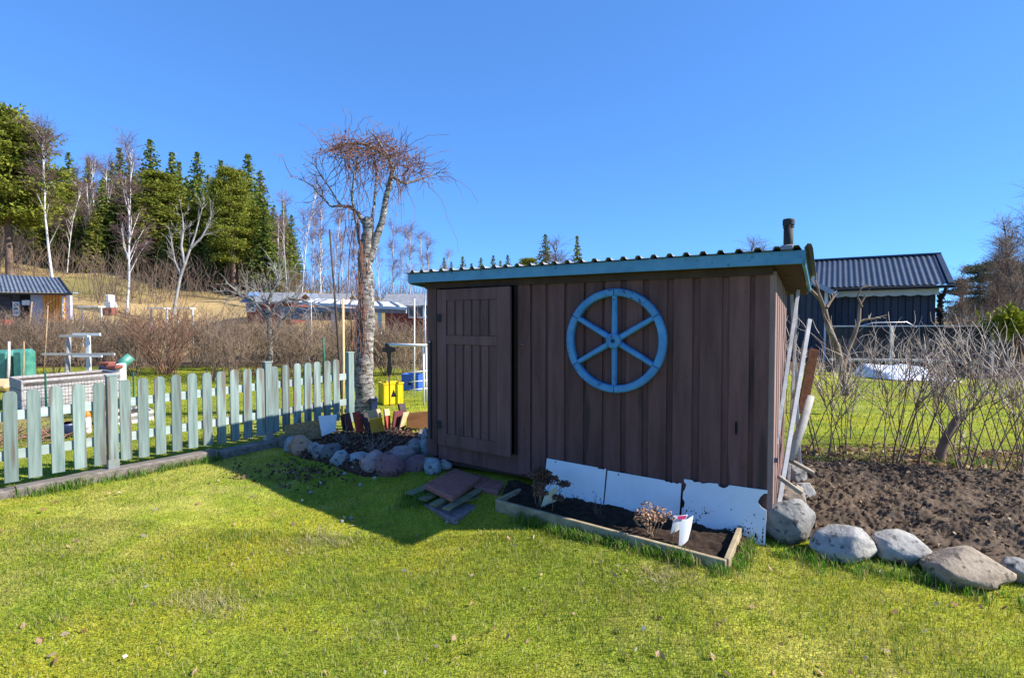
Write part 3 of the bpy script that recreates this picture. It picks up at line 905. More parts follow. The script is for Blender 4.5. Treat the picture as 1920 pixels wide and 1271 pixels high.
# ------------------------------------------------------------------ slabs and planks before the door
def flat_slab(pxs, z, th, m, name, label, cat, tilt=0):
    P = []
    for px, py in pxs:
        kx, kz = ray(px, py); Y = (z - EYE) / kz
        P.append(Vector((kx * Y, Y, z)))
    b = MB(); b.slab([P[0], P[1], P[2], P[3]], th)
    o = b.build(name, m, None, bevel=.010 if th > .03 else .004)
    tag(o, label, cat)
    return o
flat_slab([(757, 926), (850, 972), (912, 940), (822, 902)], .005, .06, 'grey_slab', 'paving_slab', 'greyish red paving slab lowest in the stack before the shed door', 'paving slab')
flat_slab([(852, 902), (934, 922), (958, 893), (880, 876)], .085, .06, 'red_slab', 'paving_slab', 'red paving slab under the shed sill behind the stack', 'paving slab')
def wplank(p0, p1, z, w, label, th=.022):
    a = []
    for px, py in (p0, p1):
        kx, kz = ray(px, py); Y = (z - EYE) / kz; a.append(Vector((kx * Y, Y, z)))
    b = MB(); b.bar(a[0], a[1], w, th)
    tag(b.build('plank', 'plank_green', None, bevel=.003), label, 'plank', 'planks in the slab stack')
wplank((768, 926), (846, 894), .058, .11, 'mossy plank under the left end of the red slab')
wplank((792, 937), (868, 900), .045, .10, 'dark mossy plank between two others under the red slab')
wplank((812, 947), (895, 905), .060, .085, 'grey green plank sticking out before the red slab')
wplank((836, 954), (926, 903), .064, .075, 'long pale plank along the near edge of the stack')
wplank((903, 916), (937, 904), .035, .10, 'short plank stub lying beside the stack near the planter')
wplank((868, 938), (905, 926), .026, .09, 'short plank end on the lowest grey slab')
flat_slab([(795, 907), (848, 932), (902, 893), (853, 877)], .128, .055, 'red_slab', 'paving_slab', 'frosted red paving slab on top of the plank stack by the door', 'paving slab')

# ------------------------------------------------------------------ boulders
def rock(px0, px1, py0, py1, mk, label, group, seed, depth=.9, Y=None, flat=.0, sink=.12, rot=None, big=1.0):
    cx = (px0 + px1) / 2
    if Y is None:
        p = onground(cx, py1); Y = p.y
    base = at(cx, py1, Y)
    w = (px1 - px0) / FPX * Y * big; h = (py1 - py0) / FPX * Y * big
    rg = np.random.default_rng(seed)
    bm = bmesh.new(); bmesh.ops.create_icosphere(bm, subdivisions=4, radius=1)
    cuts = [(Vector(rdir(rg, -.3, 1)), rg.uniform(.66, .92)) for _ in range(11)]
    off = Vector(rg.uniform(-20, 20, 3))
    for v in bm.verts:
        d = v.co.normalized()
        r_ = 1 + .20 * mnoise.noise(d * 1.1 + off) + .10 * mnoise.noise(d * 2.6 + off) + .035 * mnoise.noise(d * 6 + off) + .012 * mnoise.noise(d * 15 + off)
        q = d * r_
        for n_, dd in cuts:
            e = q.dot(n_) - dd
            if e > 0: q -= n_ * e * .95
        v.co = q
    a = np.array([v.co[:] for v in bm.verts])
    ang = rg.uniform(-.3, .3) if rot is None else rot
    lo, hi = a.min(0), a.max(0)
    S = Vector((w / (hi[0] - lo[0]), w * depth / (hi[1] - lo[1]), h * (1 + sink) / (hi[2] - lo[2])))
    for v in bm.verts:
        c = Vector(((v.co.x - (lo[0] + hi[0]) / 2) * S.x, (v.co.y - (lo[1] + hi[1]) / 2) * S.y, (v.co.z - lo[2]) * S.z))
        v.co = c
    me = bpy.data.meshes.new('rock'); bm.to_mesh(me); bm.free()
    me.polygons.foreach_set('use_smooth', np.ones(len(me.polygons), bool))
    o = link('rock', me, 'rock_' + mk, None, Vector((base.x, base.y + w * depth * .42, base.z - h * sink)))
    o.rotation_euler.z = 0
    tag(o, label, 'rock', group)
    return o
GL, GR = 'boulders edging the leaf bed', 'boulders edging the soil bed'
LR = [(519, 536, 820, 842, 'dark', 'small dark rock beside the sleeper at the bed end'), (528, 562, 822, 850, 'bluegrey', 'grey rock between the small dark rock and the orange boulder'),
      (538, 579, 823, 857, 'orange', 'orange brown boulder edging the leaf bed'), (569, 597, 834, 859, 'pale', 'pale grey boulder next to the orange one'),
      (583, 613, 838, 864, 'grey', 'grey boulder against the pale boulder of the leaf bed'), (600, 633, 838, 868, 'dark', 'dark greenish boulder of the leaf bed edge'),
      (617, 649, 848, 878, 'bluegrey', 'round blue grey boulder of the leaf bed edge'), (646, 692, 854, 879, 'bluegrey', 'low flat blue grey stone beside the pink boulder'),
      (671, 718, 852, 892, 'pink', 'large pinkish grey boulder leaning on the red one'), (722, 773, 845, 878, 'pink', 'mauve boulder behind the big red boulder'),
      (703, 753, 856, 898, 'red', 'big dark red boulder at the leaf bed edge'), (757, 793, 828, 860, 'grey', 'grey boulder in the leaf bed near the shed corner'),
      (789, 807, 806, 860, 'bluegrey', 'tall narrow stone standing against the shed corner'), (795, 825, 863, 892, 'bluegrey', 'grey stone beside the mossy hump before the shed'),
      (824, 846, 864, 883, 'pale', 'small pale stone under the shed door corner')]
for i, (a, b_, c, d, k, lab) in enumerate(LR):
    rock(a, b_, c, d, k, lab, GL, 100 + i, .85, big=1.12)
rock(745, 800, 858, 884, 'red', 'flat dark reddish stone beside the mossy hump', GL, 140, 1.1, sink=.5)
rock(918, 936, 872, 884, 'grey', 'small stone under the shed sill by the red slab', GL, 141, 1.0, sink=.3)
RR = [(1475, 1523, 868, 908, 'grey', 'grey boulder behind the leaning poles, farthest along the shed side', 5.0), (1490, 1532, 906, 943, 'pale', 'pale slanting stone between boulders beside the shed', 4.66),
      (1462, 1529, 914, 962, 'tan', 'tan sharp edged boulder under the short plank beside the shed', 4.42), (1443, 1544, 943, 1026, 'grey', 'largest grey boulder against the shed corner', None),
      (1541, 1669, 998, 1063, 'pale', 'wide rounded pale boulder next to the largest one', None), (1660, 1768, 1008, 1066, 'pale', 'pale boulder with a ridge, between two others at the soil bed', None),
      (1771, 1920, 1045, 1112, 'tan', 'tan boulder with a sharp ridge at the end of the row', None), (1900, 1975, 1056, 1100, 'grey', 'grey boulder cut off behind the tan ridged one', None)]
for i, (a, b_, c, d, k, lab, Y) in enumerate(RR):
    rock(a, b_, c, d, k, lab, GR, 203 + i, .75, Y)

# ------------------------------------------------------------------ bare soil bed on the right
S0, S1, S2, S3 = Vector((2.12, 4.25, 0)), Vector((5.2, 3.05, 0)), Vector((7.2, 5.0, 0)), Vector((2.75, 6.05, 0))
def soil_h(x, y, u_, v_):
    e = min(v_ * 7, 1) * min((1 - v_) * 6, 1)
    base = float(gz(x, y)) * .5 + .5 * (.0 + .17 * min(1, v_ * 2.2))
    return base + .015 + .05 * e + (.05 * lump(x, y, 3.2) + .04 * lump(x, y, 8, 2) + .035 * abs(lump(x, y, 17, 4)) + .030 * abs(lump(x, y, 34, 6)) + .014 * lump(x, y, 70, 8)) * e
patch('soil_bed', [S0, S1, S2, S3], 330, 170, soil_h, 'soil', 'dug dark soil bed behind the boulders beside the shed')
rg = np.random.default_rng(21)
P = []
for _ in range(2600):
    u_, v_ = rg.uniform(0, 1), rg.uniform(.03, .97)
    p = (S0 * (1 - u_) + S1 * u_) * (1 - v_) + (S3 * (1 - u_) + S2 * u_) * v_
    P.append((p.x, p.y, soil_h(p.x, p.y, u_, v_) + .008))
P = np.array(P)
V, Q = cards(P, .024, rg, .3, 1.4)
cc = np.array([[.04, .028, .02], [.13, .09, .06], [.26, .18, .11], [.42, .33, .22]])[rg.choice(4, len(P), p=[.36, .32, .2, .12])]
o = link('soil_clods', mesh_np('soil_clods', V, Q, None, np.repeat(cc, 4, 0)), 'leaf'); tag(o, 'clods and dead leaves on the dug soil bed', kind='stuff')

# ------------------------------------------------------------------ leaf covered bed under the tree
ring = [(524, 836), (548, 852), (585, 857), (640, 868), (690, 878), (735, 876), (770, 866), (800, 858), (815, 835), (806, 800), (770, 788), (720, 792), (650, 800), (600, 812), (545, 820)]
rw = []
for px, py in ring:
    kx, kz = ray(px, py); Y = (.17 - EYE) / kz; rw.append(Vector((kx * Y, Y, .16)))
cen = sum(rw, Vector()) / len(rw)
V = []; T = []
m_ = 40; nr = 16
def bedpt(a, r_):
    f = a / (2 * math.pi) * len(rw); i = int(f) % len(rw); w = f - int(f)
    e = rw[i] * (1 - w) + rw[(i + 1) % len(rw)] * w
    p = cen * (1 - r_) + e * r_
    return p.x, p.y, .20 - .06 * r_ ** 3 - max(0, r_ - .88) * 1.6 + .02 * lump(p.x, p.y, 6) + .012 * lump(p.x, p.y, 20, 3)
V.append(bedpt(0, 0))
for j in range(1, nr + 1):
    for i in range(m_):
        V.append(bedpt(2 * math.pi * i / m_, j / nr))
T = [(0, 1 + i, 1 + (i + 1) % m_) for i in range(m_)]
Q = [(1 + (j - 1) * m_ + i, 1 + j * m_ + i, 1 + j * m_ + (i + 1) % m_, 1 + (j - 1) * m_ + (i + 1) % m_) for j in range(1, nr) for i in range(m_)]
o = link('leaf_bed', mesh_np('leaf_bed', V, Q, T, None, True), 'mulch'); tag(o, 'leaf covered bed ringed by boulders under the tree', kind='structure')
rg = np.random.default_rng(22)
P = []
for _ in range(4200):
    a = rg.uniform(0, 2 * math.pi); r_ = math.sqrt(rg.uniform(0, 1)) * .99
    x, y, z = bedpt(a, r_); P.append((x, y, z + .008 + .012 * rg.random()))
# leaves that blew out of the bed onto the lawn beside the boulders
for _ in range(420):
    px, py = rg.normal(560, 60), rg.normal(885, 14)
    if py < 862: continue
    p = onground(float(px), float(py)); P.append((p.x, p.y, p.z + .02))
P = np.array(P)
V, Q = cards(P, .030, rg, .75, 1.4)
cc = np.array([[.06, .032, .026], [.13, .075, .05], [.22, .135, .085], [.40, .28, .19]])[rg.choice(4, len(P), p=[.34, .36, .22, .08])]
o = link('leaf_litter', mesh_np('leaf_litter', V, Q, None, np.repeat(cc, 4, 0)), 'leaf'); tag(o, 'brown dead leaves covering the bed inside the boulders', kind='stuff')
# bare stalks standing in the bed
for k, (px, py, Y, lab) in enumerate(((640, 830, 6.6, 'thin grey dead stalks in the leaf bed before the white board'), (703, 850, 6.2, 'thin dead stalks in the leaf bed behind the pink boulder'))):
    base = np.array(at(px, py, Y)); base[2] = .2
    rg = np.random.default_rng(30 + k)
    st = [grow(base + rg.normal(0, .05, 3) * [1, 1, 0], [rg.normal(0, .6), rg.normal(0, .6), 1], rg.uniform(.15, .38), .0028, 5, .1, -.03, rg) for _ in range(16)]
    o = polys_obj(st, 'dead_stalks', 'apple_twig', None, 3); tag(o, lab, 'plant')

# ------------------------------------------------------------------ things standing at the back of the bed
def board(corners, Y, th, m, name, label, cat, group=None, lean=.12, bevel=.004, parent=None, skew=.10):
    """corners: TL, TR, BR, BL pixels; the top leans back"""
    (a, b_, c, d) = corners
    h = abs(d[1] - a[1]) / FPX * Y
    Yt = Y + lean * h
    P = [at(d[0], d[1], Y), at(c[0], c[1], Y + skew), at(b_[0], b_[1], Yt + skew), at(a[0], a[1], Yt)]
    mb = MB(); mb.slab(P, th)
    o = mb.build(name, m, parent, bevel=bevel)
    if parent is None: tag(o, label, cat, group)
    return o
YB = 6.95
board([(533, 797), (602, 786), (603, 822), (534, 826)], 6.72, .012, 'osb', 'chipboard_sheet', 'brown chipboard sheet edging the bed below the picket fence', 'board')
o = board([(597, 780), (632, 777), (630, 808), (604, 818)], 6.66, .02, 'white_panel', 'white_board', 'white notched board standing in the leaf bed by the fence end', 'board')
YB = 7.15
board([(640, 778), (656, 776), (658, 806), (645, 808)], YB, .03, 'tar_board', 'board_offcut', 'black board offcut between white board and red boards', 'board', 'board offcuts at the back of the bed')
board([(643, 776), (656, 773), (664, 806), (652, 808)], YB - .04, .025, 'plum_paint', 'board_offcut', 'dark plum board offcut at the back of the leaf bed', 'board', 'board offcuts at the back of the bed')
o = board([(662, 773), (677, 771), (684, 808), (670, 812)], YB - .06, .025, 'red_paint', 'board_offcut', 'red painted board offcut left of the ochre board', 'board', 'board offcuts at the back of the bed')
o['label'] = 'red painted board offcut next to the black board in the bed'
board([(678, 775), (690, 773), (698, 806), (687, 808)], YB, .025, 'tar_board', 'board_offcut', 'black board offcut leaning behind the ochre board', 'board', 'board offcuts at the back of the bed')
ow = thing('board_offcut', 'ochre painted board offcut with a bare wooden top at the bed', 'board', at(706, 812, YB - .08), 'board offcuts at the back of the bed')
board([(693, 786), (716, 782), (721, 808), (697, 812)], YB - .08, .025, 'ochre_paint', 'painted_face', '', '', parent=ow)
board([(689, 770), (712, 766), (716.2, 781.5), (692.8, 785.5)], YB - .06, .025, 'bare_wood', 'bare_face', '', '', parent=ow)
ow = thing('board_offcut', 'red board offcut with a bare wooden top beside the ochre board', 'board', at(727, 803, YB - .02), 'board offcuts at the back of the bed')
board([(722, 780), (732, 779), (733, 802), (724, 804)], YB - .02, .025, 'red_paint', 'painted_face', '', '', parent=ow)
board([(721, 767), (730, 766), (731.9, 778.6), (721.9, 779.6)], YB, .025, 'bare_wood', 'bare_face', '', '', parent=ow)
board([(740, 771), (757, 769), (751, 800), (736, 802)], YB, .03, 'plum_paint', 'board_offcut', 'plum brown board offcut leaning to the right in the bed', 'board', 'board offcuts at the back of the bed', .2)
board([(757, 774), (768, 772), (758, 798), (750, 802)], YB, .02, 'bare_wood', 'board_offcut', 'pale bare board offcut with pointed end in the bed', 'board', 'board offcuts at the back of the bed', .2)
board([(748, 757), (760, 755), (764, 775), (752, 776)], 7.6, .04, 'tar_board', 'board_offcut', 'dark short board stub behind the plum offcut', 'board', 'board offcuts at the back of the bed')
board([(762, 774), (812, 770), (812, 804), (764, 802)], 7.45, .03, 'brown_board', 'brown_board', 'wide brown board closing the bed beside the shed corner', 'board', None, .05)
# stone slab between the shed corner and the bed
flat_slab([(782, 817), (812, 820), (812, 806), (786, 804)], .22, .05, 'grey_slab', 'stone_slab', 'grey flat stone at the shed corner in the leaf bed', 'stone')

# crates
def crate(c, w, d, h, rotz, m, label, cat_, slats=True, hole=True):
    t = thing('plastic_crate', label, cat_, c, None, rotz)
    M = WM[t]
    def bx(name, ctr, s, mm=m, par=t):
        b = MB(); b.box((0, 0, 0), s); b.v = [tuple(M @ (Vector(p) + Vector(ctr))) for p in b.v]
        return b.build(name, mm, par, bevel=.004)
    th = .012
    bx('base', (0, 0, .01), (w, d, .02))
    for sx in (-1, 1):
        f = bx('side', (sx * (w / 2 - th / 2), 0, h / 2), (th, d - .002, h - .03))
        for k in range(5):
            bx('rib', (sx * (w / 2 + .003), -d / 2 + d * (k + .5) / 5, h / 2), (.008, .012, h - .05), m, f)
    for sy in (-1, 1):
        f = bx('side', (0, sy * (d / 2 - th / 2), h / 2), (w - .026, th, h - .03))
        if hole:
            b = MB()
            for z0, z1, x0 in ((h * .35, h * .62, .06), ):
                pts = [Vector((-.05, sy * (d / 2 + .001), z0)), Vector((.05, sy * (d / 2 + .001), z0)), Vector((.0, sy * (d / 2 + .001), z1 + .03))]
                b.prism([M @ p for p in pts], (M.to_3x3() @ Vector((0, sy * .002, 0))))
            b.build('hand_hole', 'dark_hole', f)
        for k in range(4):
            bx('rib', (-w / 2 + w * (k + .5) / 4, sy * (d / 2 + .002), .06), (.012, .006, .09), m, f)
    bx('rim', (0, d / 2, h - .012), (w + .02, .02, .024)); bx('rim', (0, -d / 2, h - .012), (w + .02, .02, .024))
    bx('rim', (w / 2, 0, h - .012), (.02, d - .022, .024)); bx('rim', (-w / 2, 0, h - .012), (.02, d - .022, .024))
    return t
p = onground(728, 759)
crate((p.x, p.y + .2, p.z), .36, .30, .38, R(32), 'yellow_plastic', 'yellow plastic crate standing upright beside the tree trunk', 'crate')
p = at(698, 767, 8.6); p.z = float(gz(p.x, p.y)) - .02
crate((p.x + .02, p.y, p.z), .10, .2, .27, R(20), 'navy_plastic', 'small dark blue crate wedged between trunk and yellow crate', 'crate', hole=False)
p = onground(775, 731)
crate((p.x, p.y, p.z), .40, .34, .36, R(-15), 'blue_plastic', 'bright blue plastic crate on the grass behind the metal rack', 'crate')

# white pipe rack behind the shed
tb = thing('pipe_rack', 'white metal pipe rack standing behind the shed corner', 'rack', onground(760, 748))
Yr = 9.6
def pipe(a, b_, r_=.016, m='white_metal', par=None, name='pipe'):
    b = MB(); b.tube([a, b_], r_, 8); return b.build(name, m, par or tb, True)
pipe(at(722, 646, Yr), at(812, 648, Yr - .3), .026, name='top_pipe')
for px, Yq, yb in ((794, Yr - .25, 748), (799, Yr + .2, 742), (729, Yr, 752)):
    a = at(px, 648, Yq); pipe(a, (a.x, a.y, float(gz(a.x, a.y))), .017, name='leg')
for yy in (698, 716, 731):
    pipe(at(768, yy, Yr - .1), at(812, yy - 4, Yr + .1), .010, name='rung')
pipe(at(777, 560, Yr - .1), at(777, 742, Yr - .1), .012, name='upright')
# dark bird scarer cut-out on a stick
sca = thing('bird_scarer', 'dark cut out figure on a stick before the pipe rack', 'garden ornament', onground(728, 765))
Ys = 9.2
poly = [(721, 645), (725, 643), (729, 646), (731, 650), (741, 652), (742, 659), (733, 661), (733, 680), (735, 690), (733, 703), (728, 706), (725, 694), (727, 676), (725, 662), (717, 659), (716, 652), (722, 651)]
b = MB(); b.prism([at(px, py, Ys) for px, py in poly], (0, .02, 0)); b.build('cut_out', 'black_metal', sca)
a = at(730, 700, Ys + .01); b = MB(); b.tube([(a.x, a.y, float(gz(a.x, a.y))), a], .012, 6); b.build('stick', 'rust', sca)

# poles and stakes by the tree
def pole(p0, p1, Y, r_, m, label, cat_='pole', Y1=None):
    a = at(*p0, Y); c = at(*p1, Y1 or Y)
    if c.z < float(gz(c.x, c.y)) + .5: c.z = float(gz(c.x, c.y)) - .02
    b = MB(); b.tube([a, (a + c) / 2 + Vector((.01, 0, 0)), c], [r_ * .8, r_, r_], 8)
    tag(b.build('garden_pole', m, None, True), label, cat_)
pole((618, 430), (644, 800), 7.75, .017, 'bark_spruce', 'long dark thin pole leaning beside the fence end post')
pole((643, 560), (642, 800), 7.7, .022, 'bare_wood', 'weathered upright pole at the end of the picket fence')
pole((606, 632), (606, 700), 9.0, .02, 'green_stake', 'dark green garden stake behind the picket fence')
pole((797, 545), (796, 742), 9.9, .012, 'steel', 'thin pale metal stake beside the pipe rack')
pole((583, 560), (584, 668), 14, .014, 'pale_wood', 'thin light stake in the shrubs behind the fence')

# ------------------------------------------------------------------ picket fence and sleepers
FO = Vector((-3.505, 6.13, 0)); FD = Vector((.654, .757, 0)).normalized(); FN = Vector((FD.y, -FD.x, 0))
if FN.y > 0: FN = -FN
def t_px(px):
    k = (px - 960) / FPX
    return (k * FO.y - FO.x) / (FD.x - k * FD.y)
def fz(t): return .294 + .028 * t                 # bottom of the pickets
fence = thing('picket_fence', 'weathered green grey picket fence with rounded tops on a timber sleeper', 'fence', FO)
def fp(t, h, d=0.0): return FO + FD * t + FN * d + Vector((0, 0, h))
PW, PH = .098, .842
rg = np.random.default_rng(40)
px_list = [-32, 13, 58, 102, 144, 181, 231, 264, 296, 327, 357, 385, 411, 436, 461, 485, 512, 533, 554, 574, 592, 610.5, 628]
for px in px_list:
    t = t_px(px); z0 = fz(t) + rg.uniform(-.008, .008); hh = PH + rg.uniform(-.012, .012)
    if px < 100: hh *= .985
    b = MB(); w = PW / 2
    lean = rg.uniform(-.006, .006)
    prof = [(-w, 0), (w, 0), (w, hh - .035), (w * .80, hh - .012), (w * .45, hh), (-w * .45, hh), (-w * .80, hh - .012), (-w, hh - .035)]
    b.prism([fp(t + x + lean * z, z0 + z, .012) for x, z in prof], FN * .020)
    b.build('picket', 'picket_wood', fence, bevel=.002)
posts = [t_px(206), t_px(500), t_px(655)]
for h0, h1 in ((.195, .285), (.555, .645)):
    ends = [t_px(-60)] + posts
    for a, c in zip(ends[:-1], ends[1:]):
        b = MB()
        z0, z1 = fz(a), fz(c)
        b.hexa([fp(a + .03, z0 + h0, .010), fp(c - .03, z1 + h0, .010), fp(c - .03, z1 + h0, -.018), fp(a + .03, z0 + h0, -.018)],
               [fp(a + .03, z0 + h1, .010), fp(c - .03, z1 + h1, .010), fp(c - .03, z1 + h1, -.018), fp(a + .03, z0 + h1, -.018)])
        b.build('rail', 'rail_wood', fence, bevel=.003)
for i, t in enumerate(posts):
    b = MB(); w = .043
    zb = fz(t) - .05; hh = .94 if i < 2 else .98
    b.hexa([fp(t - w, zb, .045), fp(t + w, zb, .045), fp(t + w, zb, -.041), fp(t - w, zb, -.041)], [fp(t - w, zb + hh, .045), fp(t + w, zb + hh, .045), fp(t + w, zb + hh, -.041), fp(t - w, zb + hh, -.041)])
    post = b.build('post', 'picket_wood', fence, bevel=.003)
    if i < 2:
        b = MB(); b.hexa([fp(t - w - .004, zb - .06, .049), fp(t + w + .004, zb - .06, .049), fp(t + w + .004, zb - .06, -.045), fp(t - w - .004, zb - .06, -.045)],
                         [fp(t - w - .004, zb + .085, .049), fp(t + w + .004, zb + .085, .049), fp(t + w + .004, zb + .085, -.045), fp(t - w - .004, zb + .085, -.045)])
        b.build('post_shoe', 'steel', post)
    b = MB(); b.hexa([fp(t - w - .006, zb + hh, .051), fp(t + w + .006, zb + hh, .051), fp(t + w + .006, zb + hh, -.047), fp(t - w - .006, zb + hh, -.047)],
                     [fp(t - w - .006, zb + hh + .012, .051), fp(t + w + .006, zb + hh + .012, .051), fp(t + w + .006, zb + hh + .012, -.047), fp(t - w - .006, zb + hh + .012, -.047)])
    b.build('post_cap', 'rail_wood', post)
def sleeper(t0, t1, label, z0, z1, d=.03, w=.17):
    b = MB()
    n = 10; rg = np.random.default_rng(int(abs(t0 * 100)))
    vs = []
    for i in range(n + 1):
        t = t0 + (t1 - t0) * i / n; z = z0 + (z1 - z0) * i / n + rg.uniform(-.006, .006)
        vs += [fp(t, z - .19, d + w / 2), fp(t, z - .015, d + w / 2 + rg.uniform(-.006, .006)), fp(t, z, d + w / 2 - .02), fp(t, z + rg.uniform(-.004, .004), d - w / 2 + .02), fp(t, z - .19, d - w / 2)]
    fs = []
    for i in range(n):
        for j in range(5):
            fs.append((i * 5 + j, i * 5 + (j + 1) % 5, (i + 1) * 5 + (j + 1) % 5, (i + 1) * 5 + j))
    fs += [tuple(range(5)), tuple(n * 5 + j for j in range(5))[::-1]]
    b.add(vs, fs); tag(b.build('timber_sleeper', 'sleeper_wood', None), label, 'timber beam')
sleeper(t_px(20), t_px(398), 'long grey timber sleeper lying under the picket fence in the sun', .195, .232)
sleeper(t_px(400), t_px(515), 'timber sleeper under the fence in the shed shadow, before the chipboard', .215, .24, .05)
sleeper(t_px(-90), t_px(17), 'timber sleeper end under the first pickets of the fence', .185, .195)

# ------------------------------------------------------------------ poles leaning on the shed's sunny side
def lean_bar(p0, Y0, p1, Y1, w, h, m, label, rnd=False):
    a = at(*p0, Y0); c = at(*p1, Y1)
    b = MB()
    if rnd: b.tube([a, a * .5 + c * .5 + Vector((.012, 0, 0)), c], [w * .42, w * .5, w * .55], 9)
    else: b.bar(a, c, w, h, (NO + U * .3))
    o = b.build('leaning_pole', m, None, rnd, bevel=0 if rnd else .002)
    tag(o, label, 'pole', 'poles leaning on the shed side')
lean_bar((1483, 519), 5.25, (1501, 906), 5.05, .026, .026, 'batten_grey', 'long pale batten leaning crosswise behind two others at the shed side')
lean_bar((1498, 533), 5.0, (1455, 832), 4.48, .030, .024, 'batten_grey', 'pale batten leaning on the shed side with its foot off the ground')
lean_bar((1518, 599), 5.05, (1459, 950), 4.30, .034, .026, 'batten_grey', 'thick pale batten standing on the boulder, leaning to the shed')
lean_bar((1520, 744), 4.9, (1479, 862), 4.6, .075, .075, 'pale_bark', 'short round weathered pole leaning beside the battens', True)
lean_bar((1526, 655), 5.5, (1503, 775), 5.35, .09, .03, 'rust', 'brown weathered board standing behind the battens')
lean_bar((1494, 560), 5.15, (1478, 905), 4.75, .022, .022, 'pale_wood', 'thin pale stick between the battens at the shed side')
lean_bar((1508, 640), 5.2, (1466, 900), 4.5, .024, .022, 'pale_bark', 'thin grey stick leaning close to the shed side wall')
b = MB(); b.bar(at(1480, 862, 4.62), at(1526, 887, 4.5), .05, .028); tag(b.build('short_plank', 'plank_grey', None, bevel=.003), 'short grey plank lying across boulders below the battens, upper one', 'plank')
b = MB(); b.bar(at(1459, 893, 4.28), at(1503, 924, 4.22), .055, .03); tag(b.build('short_plank', 'plank_grey', None, bevel=.003), 'short grey plank sloping on the tan boulder at the shed side', 'plank')
b = MB(); b.box(sf(.02, 0.62, .035), (.035, .03, .035)); tag(b.build('wall_socket', 'navy_plastic', None), 'small dark blue fitting low on the shed side wall', 'fitting')

rg = np.random.default_rng(95)
for h_ in (.55, 1.25, 1.95):
    for e in edges:
        p = wf(e - .035, h_ + rg.uniform(-.02, .02), .0362)
        b = MB(); b.tube([p, p + NO * .003], .0045, 6); b.build('nail', 'black_metal', front)

# ------------------------------------------------------------------ the old tree hung with vines
TY = 9.2
tp = lambda px, py, dy=0.0: np.array(at(px, py, TY + dy))
g0 = onground(686, 772)
TY = g0.y
tree = thing('vine_tree', 'old pollarded tree with shaggy grey trunk and hanging bare vines by the fence end', 'tree', g0)
rg = np.random.default_rng(50)
def skel(pts, rad, n=40):
    P = np.array([tp(*p) for p in pts]); t = np.linspace(0, len(P) - 1, n)
    out = []; rr = []
    for a in t:
        i = min(int(a), len(P) - 2); w = a - i; w2 = w * w * (3 - 2 * w) * .4 + w * .6
        out.append(P[i] * (1 - w2) + P[i + 1] * w2); rr.append(rad[i] * (1 - w) + rad[i + 1] * w)
    return np.array(out), np.array(rr)
trunk_polys = [skel([(686, 790), (685, 765), (683, 700), (684, 640), (688, 590), (686, 540), (684, 490), (690, 440), (692, 408)], [.19, .165, .145, .14, .13, .12, .115, .10, .07], 60)]
V, Q = tube_np(trunk_polys, 26)
# lumpy bark
cx = np.array([mnoise.noise(Vector(v) * 5) * .022 + mnoise.noise(Vector(v) * 14) * .013 + mnoise.noise(Vector(v) * 30) * .012 for v in V])
ax = np.repeat(trunk_polys[0][0], 26, 0); dv = V - ax; dv /= np.maximum(np.linalg.norm(dv, axis=1, keepdims=True), 1e-6)
V = V + dv * cx[:, None]
inv = np.array(WM[tree].inverted())
loc = lambda V: V @ inv[:3, :3].T + inv[:3, 3]
link('trunk', mesh_np('trunk', loc(V), Q, None, None, True), 'bark_grey', tree)
limbs = [skel([(688, 500), (700, 465), (712, 430), (722, 385), (730, 345), (737, 318)], [.12, .11, .095, .08, .07, .06], 24),
         skel([(737, 318), (728, 295), (705, 280), (675, 268), (640, 272), (612, 285)], [.06, .05, .045, .04, .03, .02], 20),
         skel([(733, 330), (760, 345, .3), (790, 335, .4), (825, 322, .5)], [.045, .035, .022, .01], 14),
         skel([(737, 318), (722, 285), (708, 262), (690, 243)], [.05, .035, .025, .010], 12),
         skel([(690, 430), (672, 402), (655, 386), (620, 388)], [.07, .055, .04, .028], 14),
         skel([(620, 388), (600, 365), (580, 345), (545, 330)], [.028, .02, .014, .006], 10),
         skel([(640, 387), (612, 345), (590, 310), (565, 292)], [.025, .018, .012, .005], 10),
         skel([(676, 460), (668, 420), (660, 370, -.2), (664, 330, -.3), (672, 290, -.3)], [.045, .04, .032, .026, .018], 14),
         skel([(696, 420), (702, 380, .3), (706, 330, .4), (700, 290, .3)], [.04, .03, .025, .015], 14)]
for P_, r_ in limbs:
    V, Q = tube_np([(P_ + rg.normal(0, .006, P_.shape), r_ * .62)], 8)
    link('limb', mesh_np('limb', loc(V), Q, None, None, True), 'bark_grey', tree)
twigs = branch_out([(a, b) for a, b in limbs[1:]], 9, .34, .007, 1.0, .05, 5, .28, -.02, .1, 1, rg)
twigs += branch_out(twigs, 2, .26, .005, 1.0, .0, 4, .3, -.05, .2, 1, rg)
# matted canopy
mat_c = []
for _ in range(330):
    t = rg.uniform(0, 1); px = 622 + t * 172 + rg.normal(0, 6); py = 276 + 30 * (t - .35) ** 2 * 3 + rg.normal(0, 11) + (8 if t > .7 else 0)
    mat_c.append(grow(tp(px, py, rg.normal(0, .28)), [rg.normal(0, 1), rg.normal(0, .7), rg.normal(-.05, .4)], rg.uniform(.3, .7), .0065, 6, .45, -.03, rg))
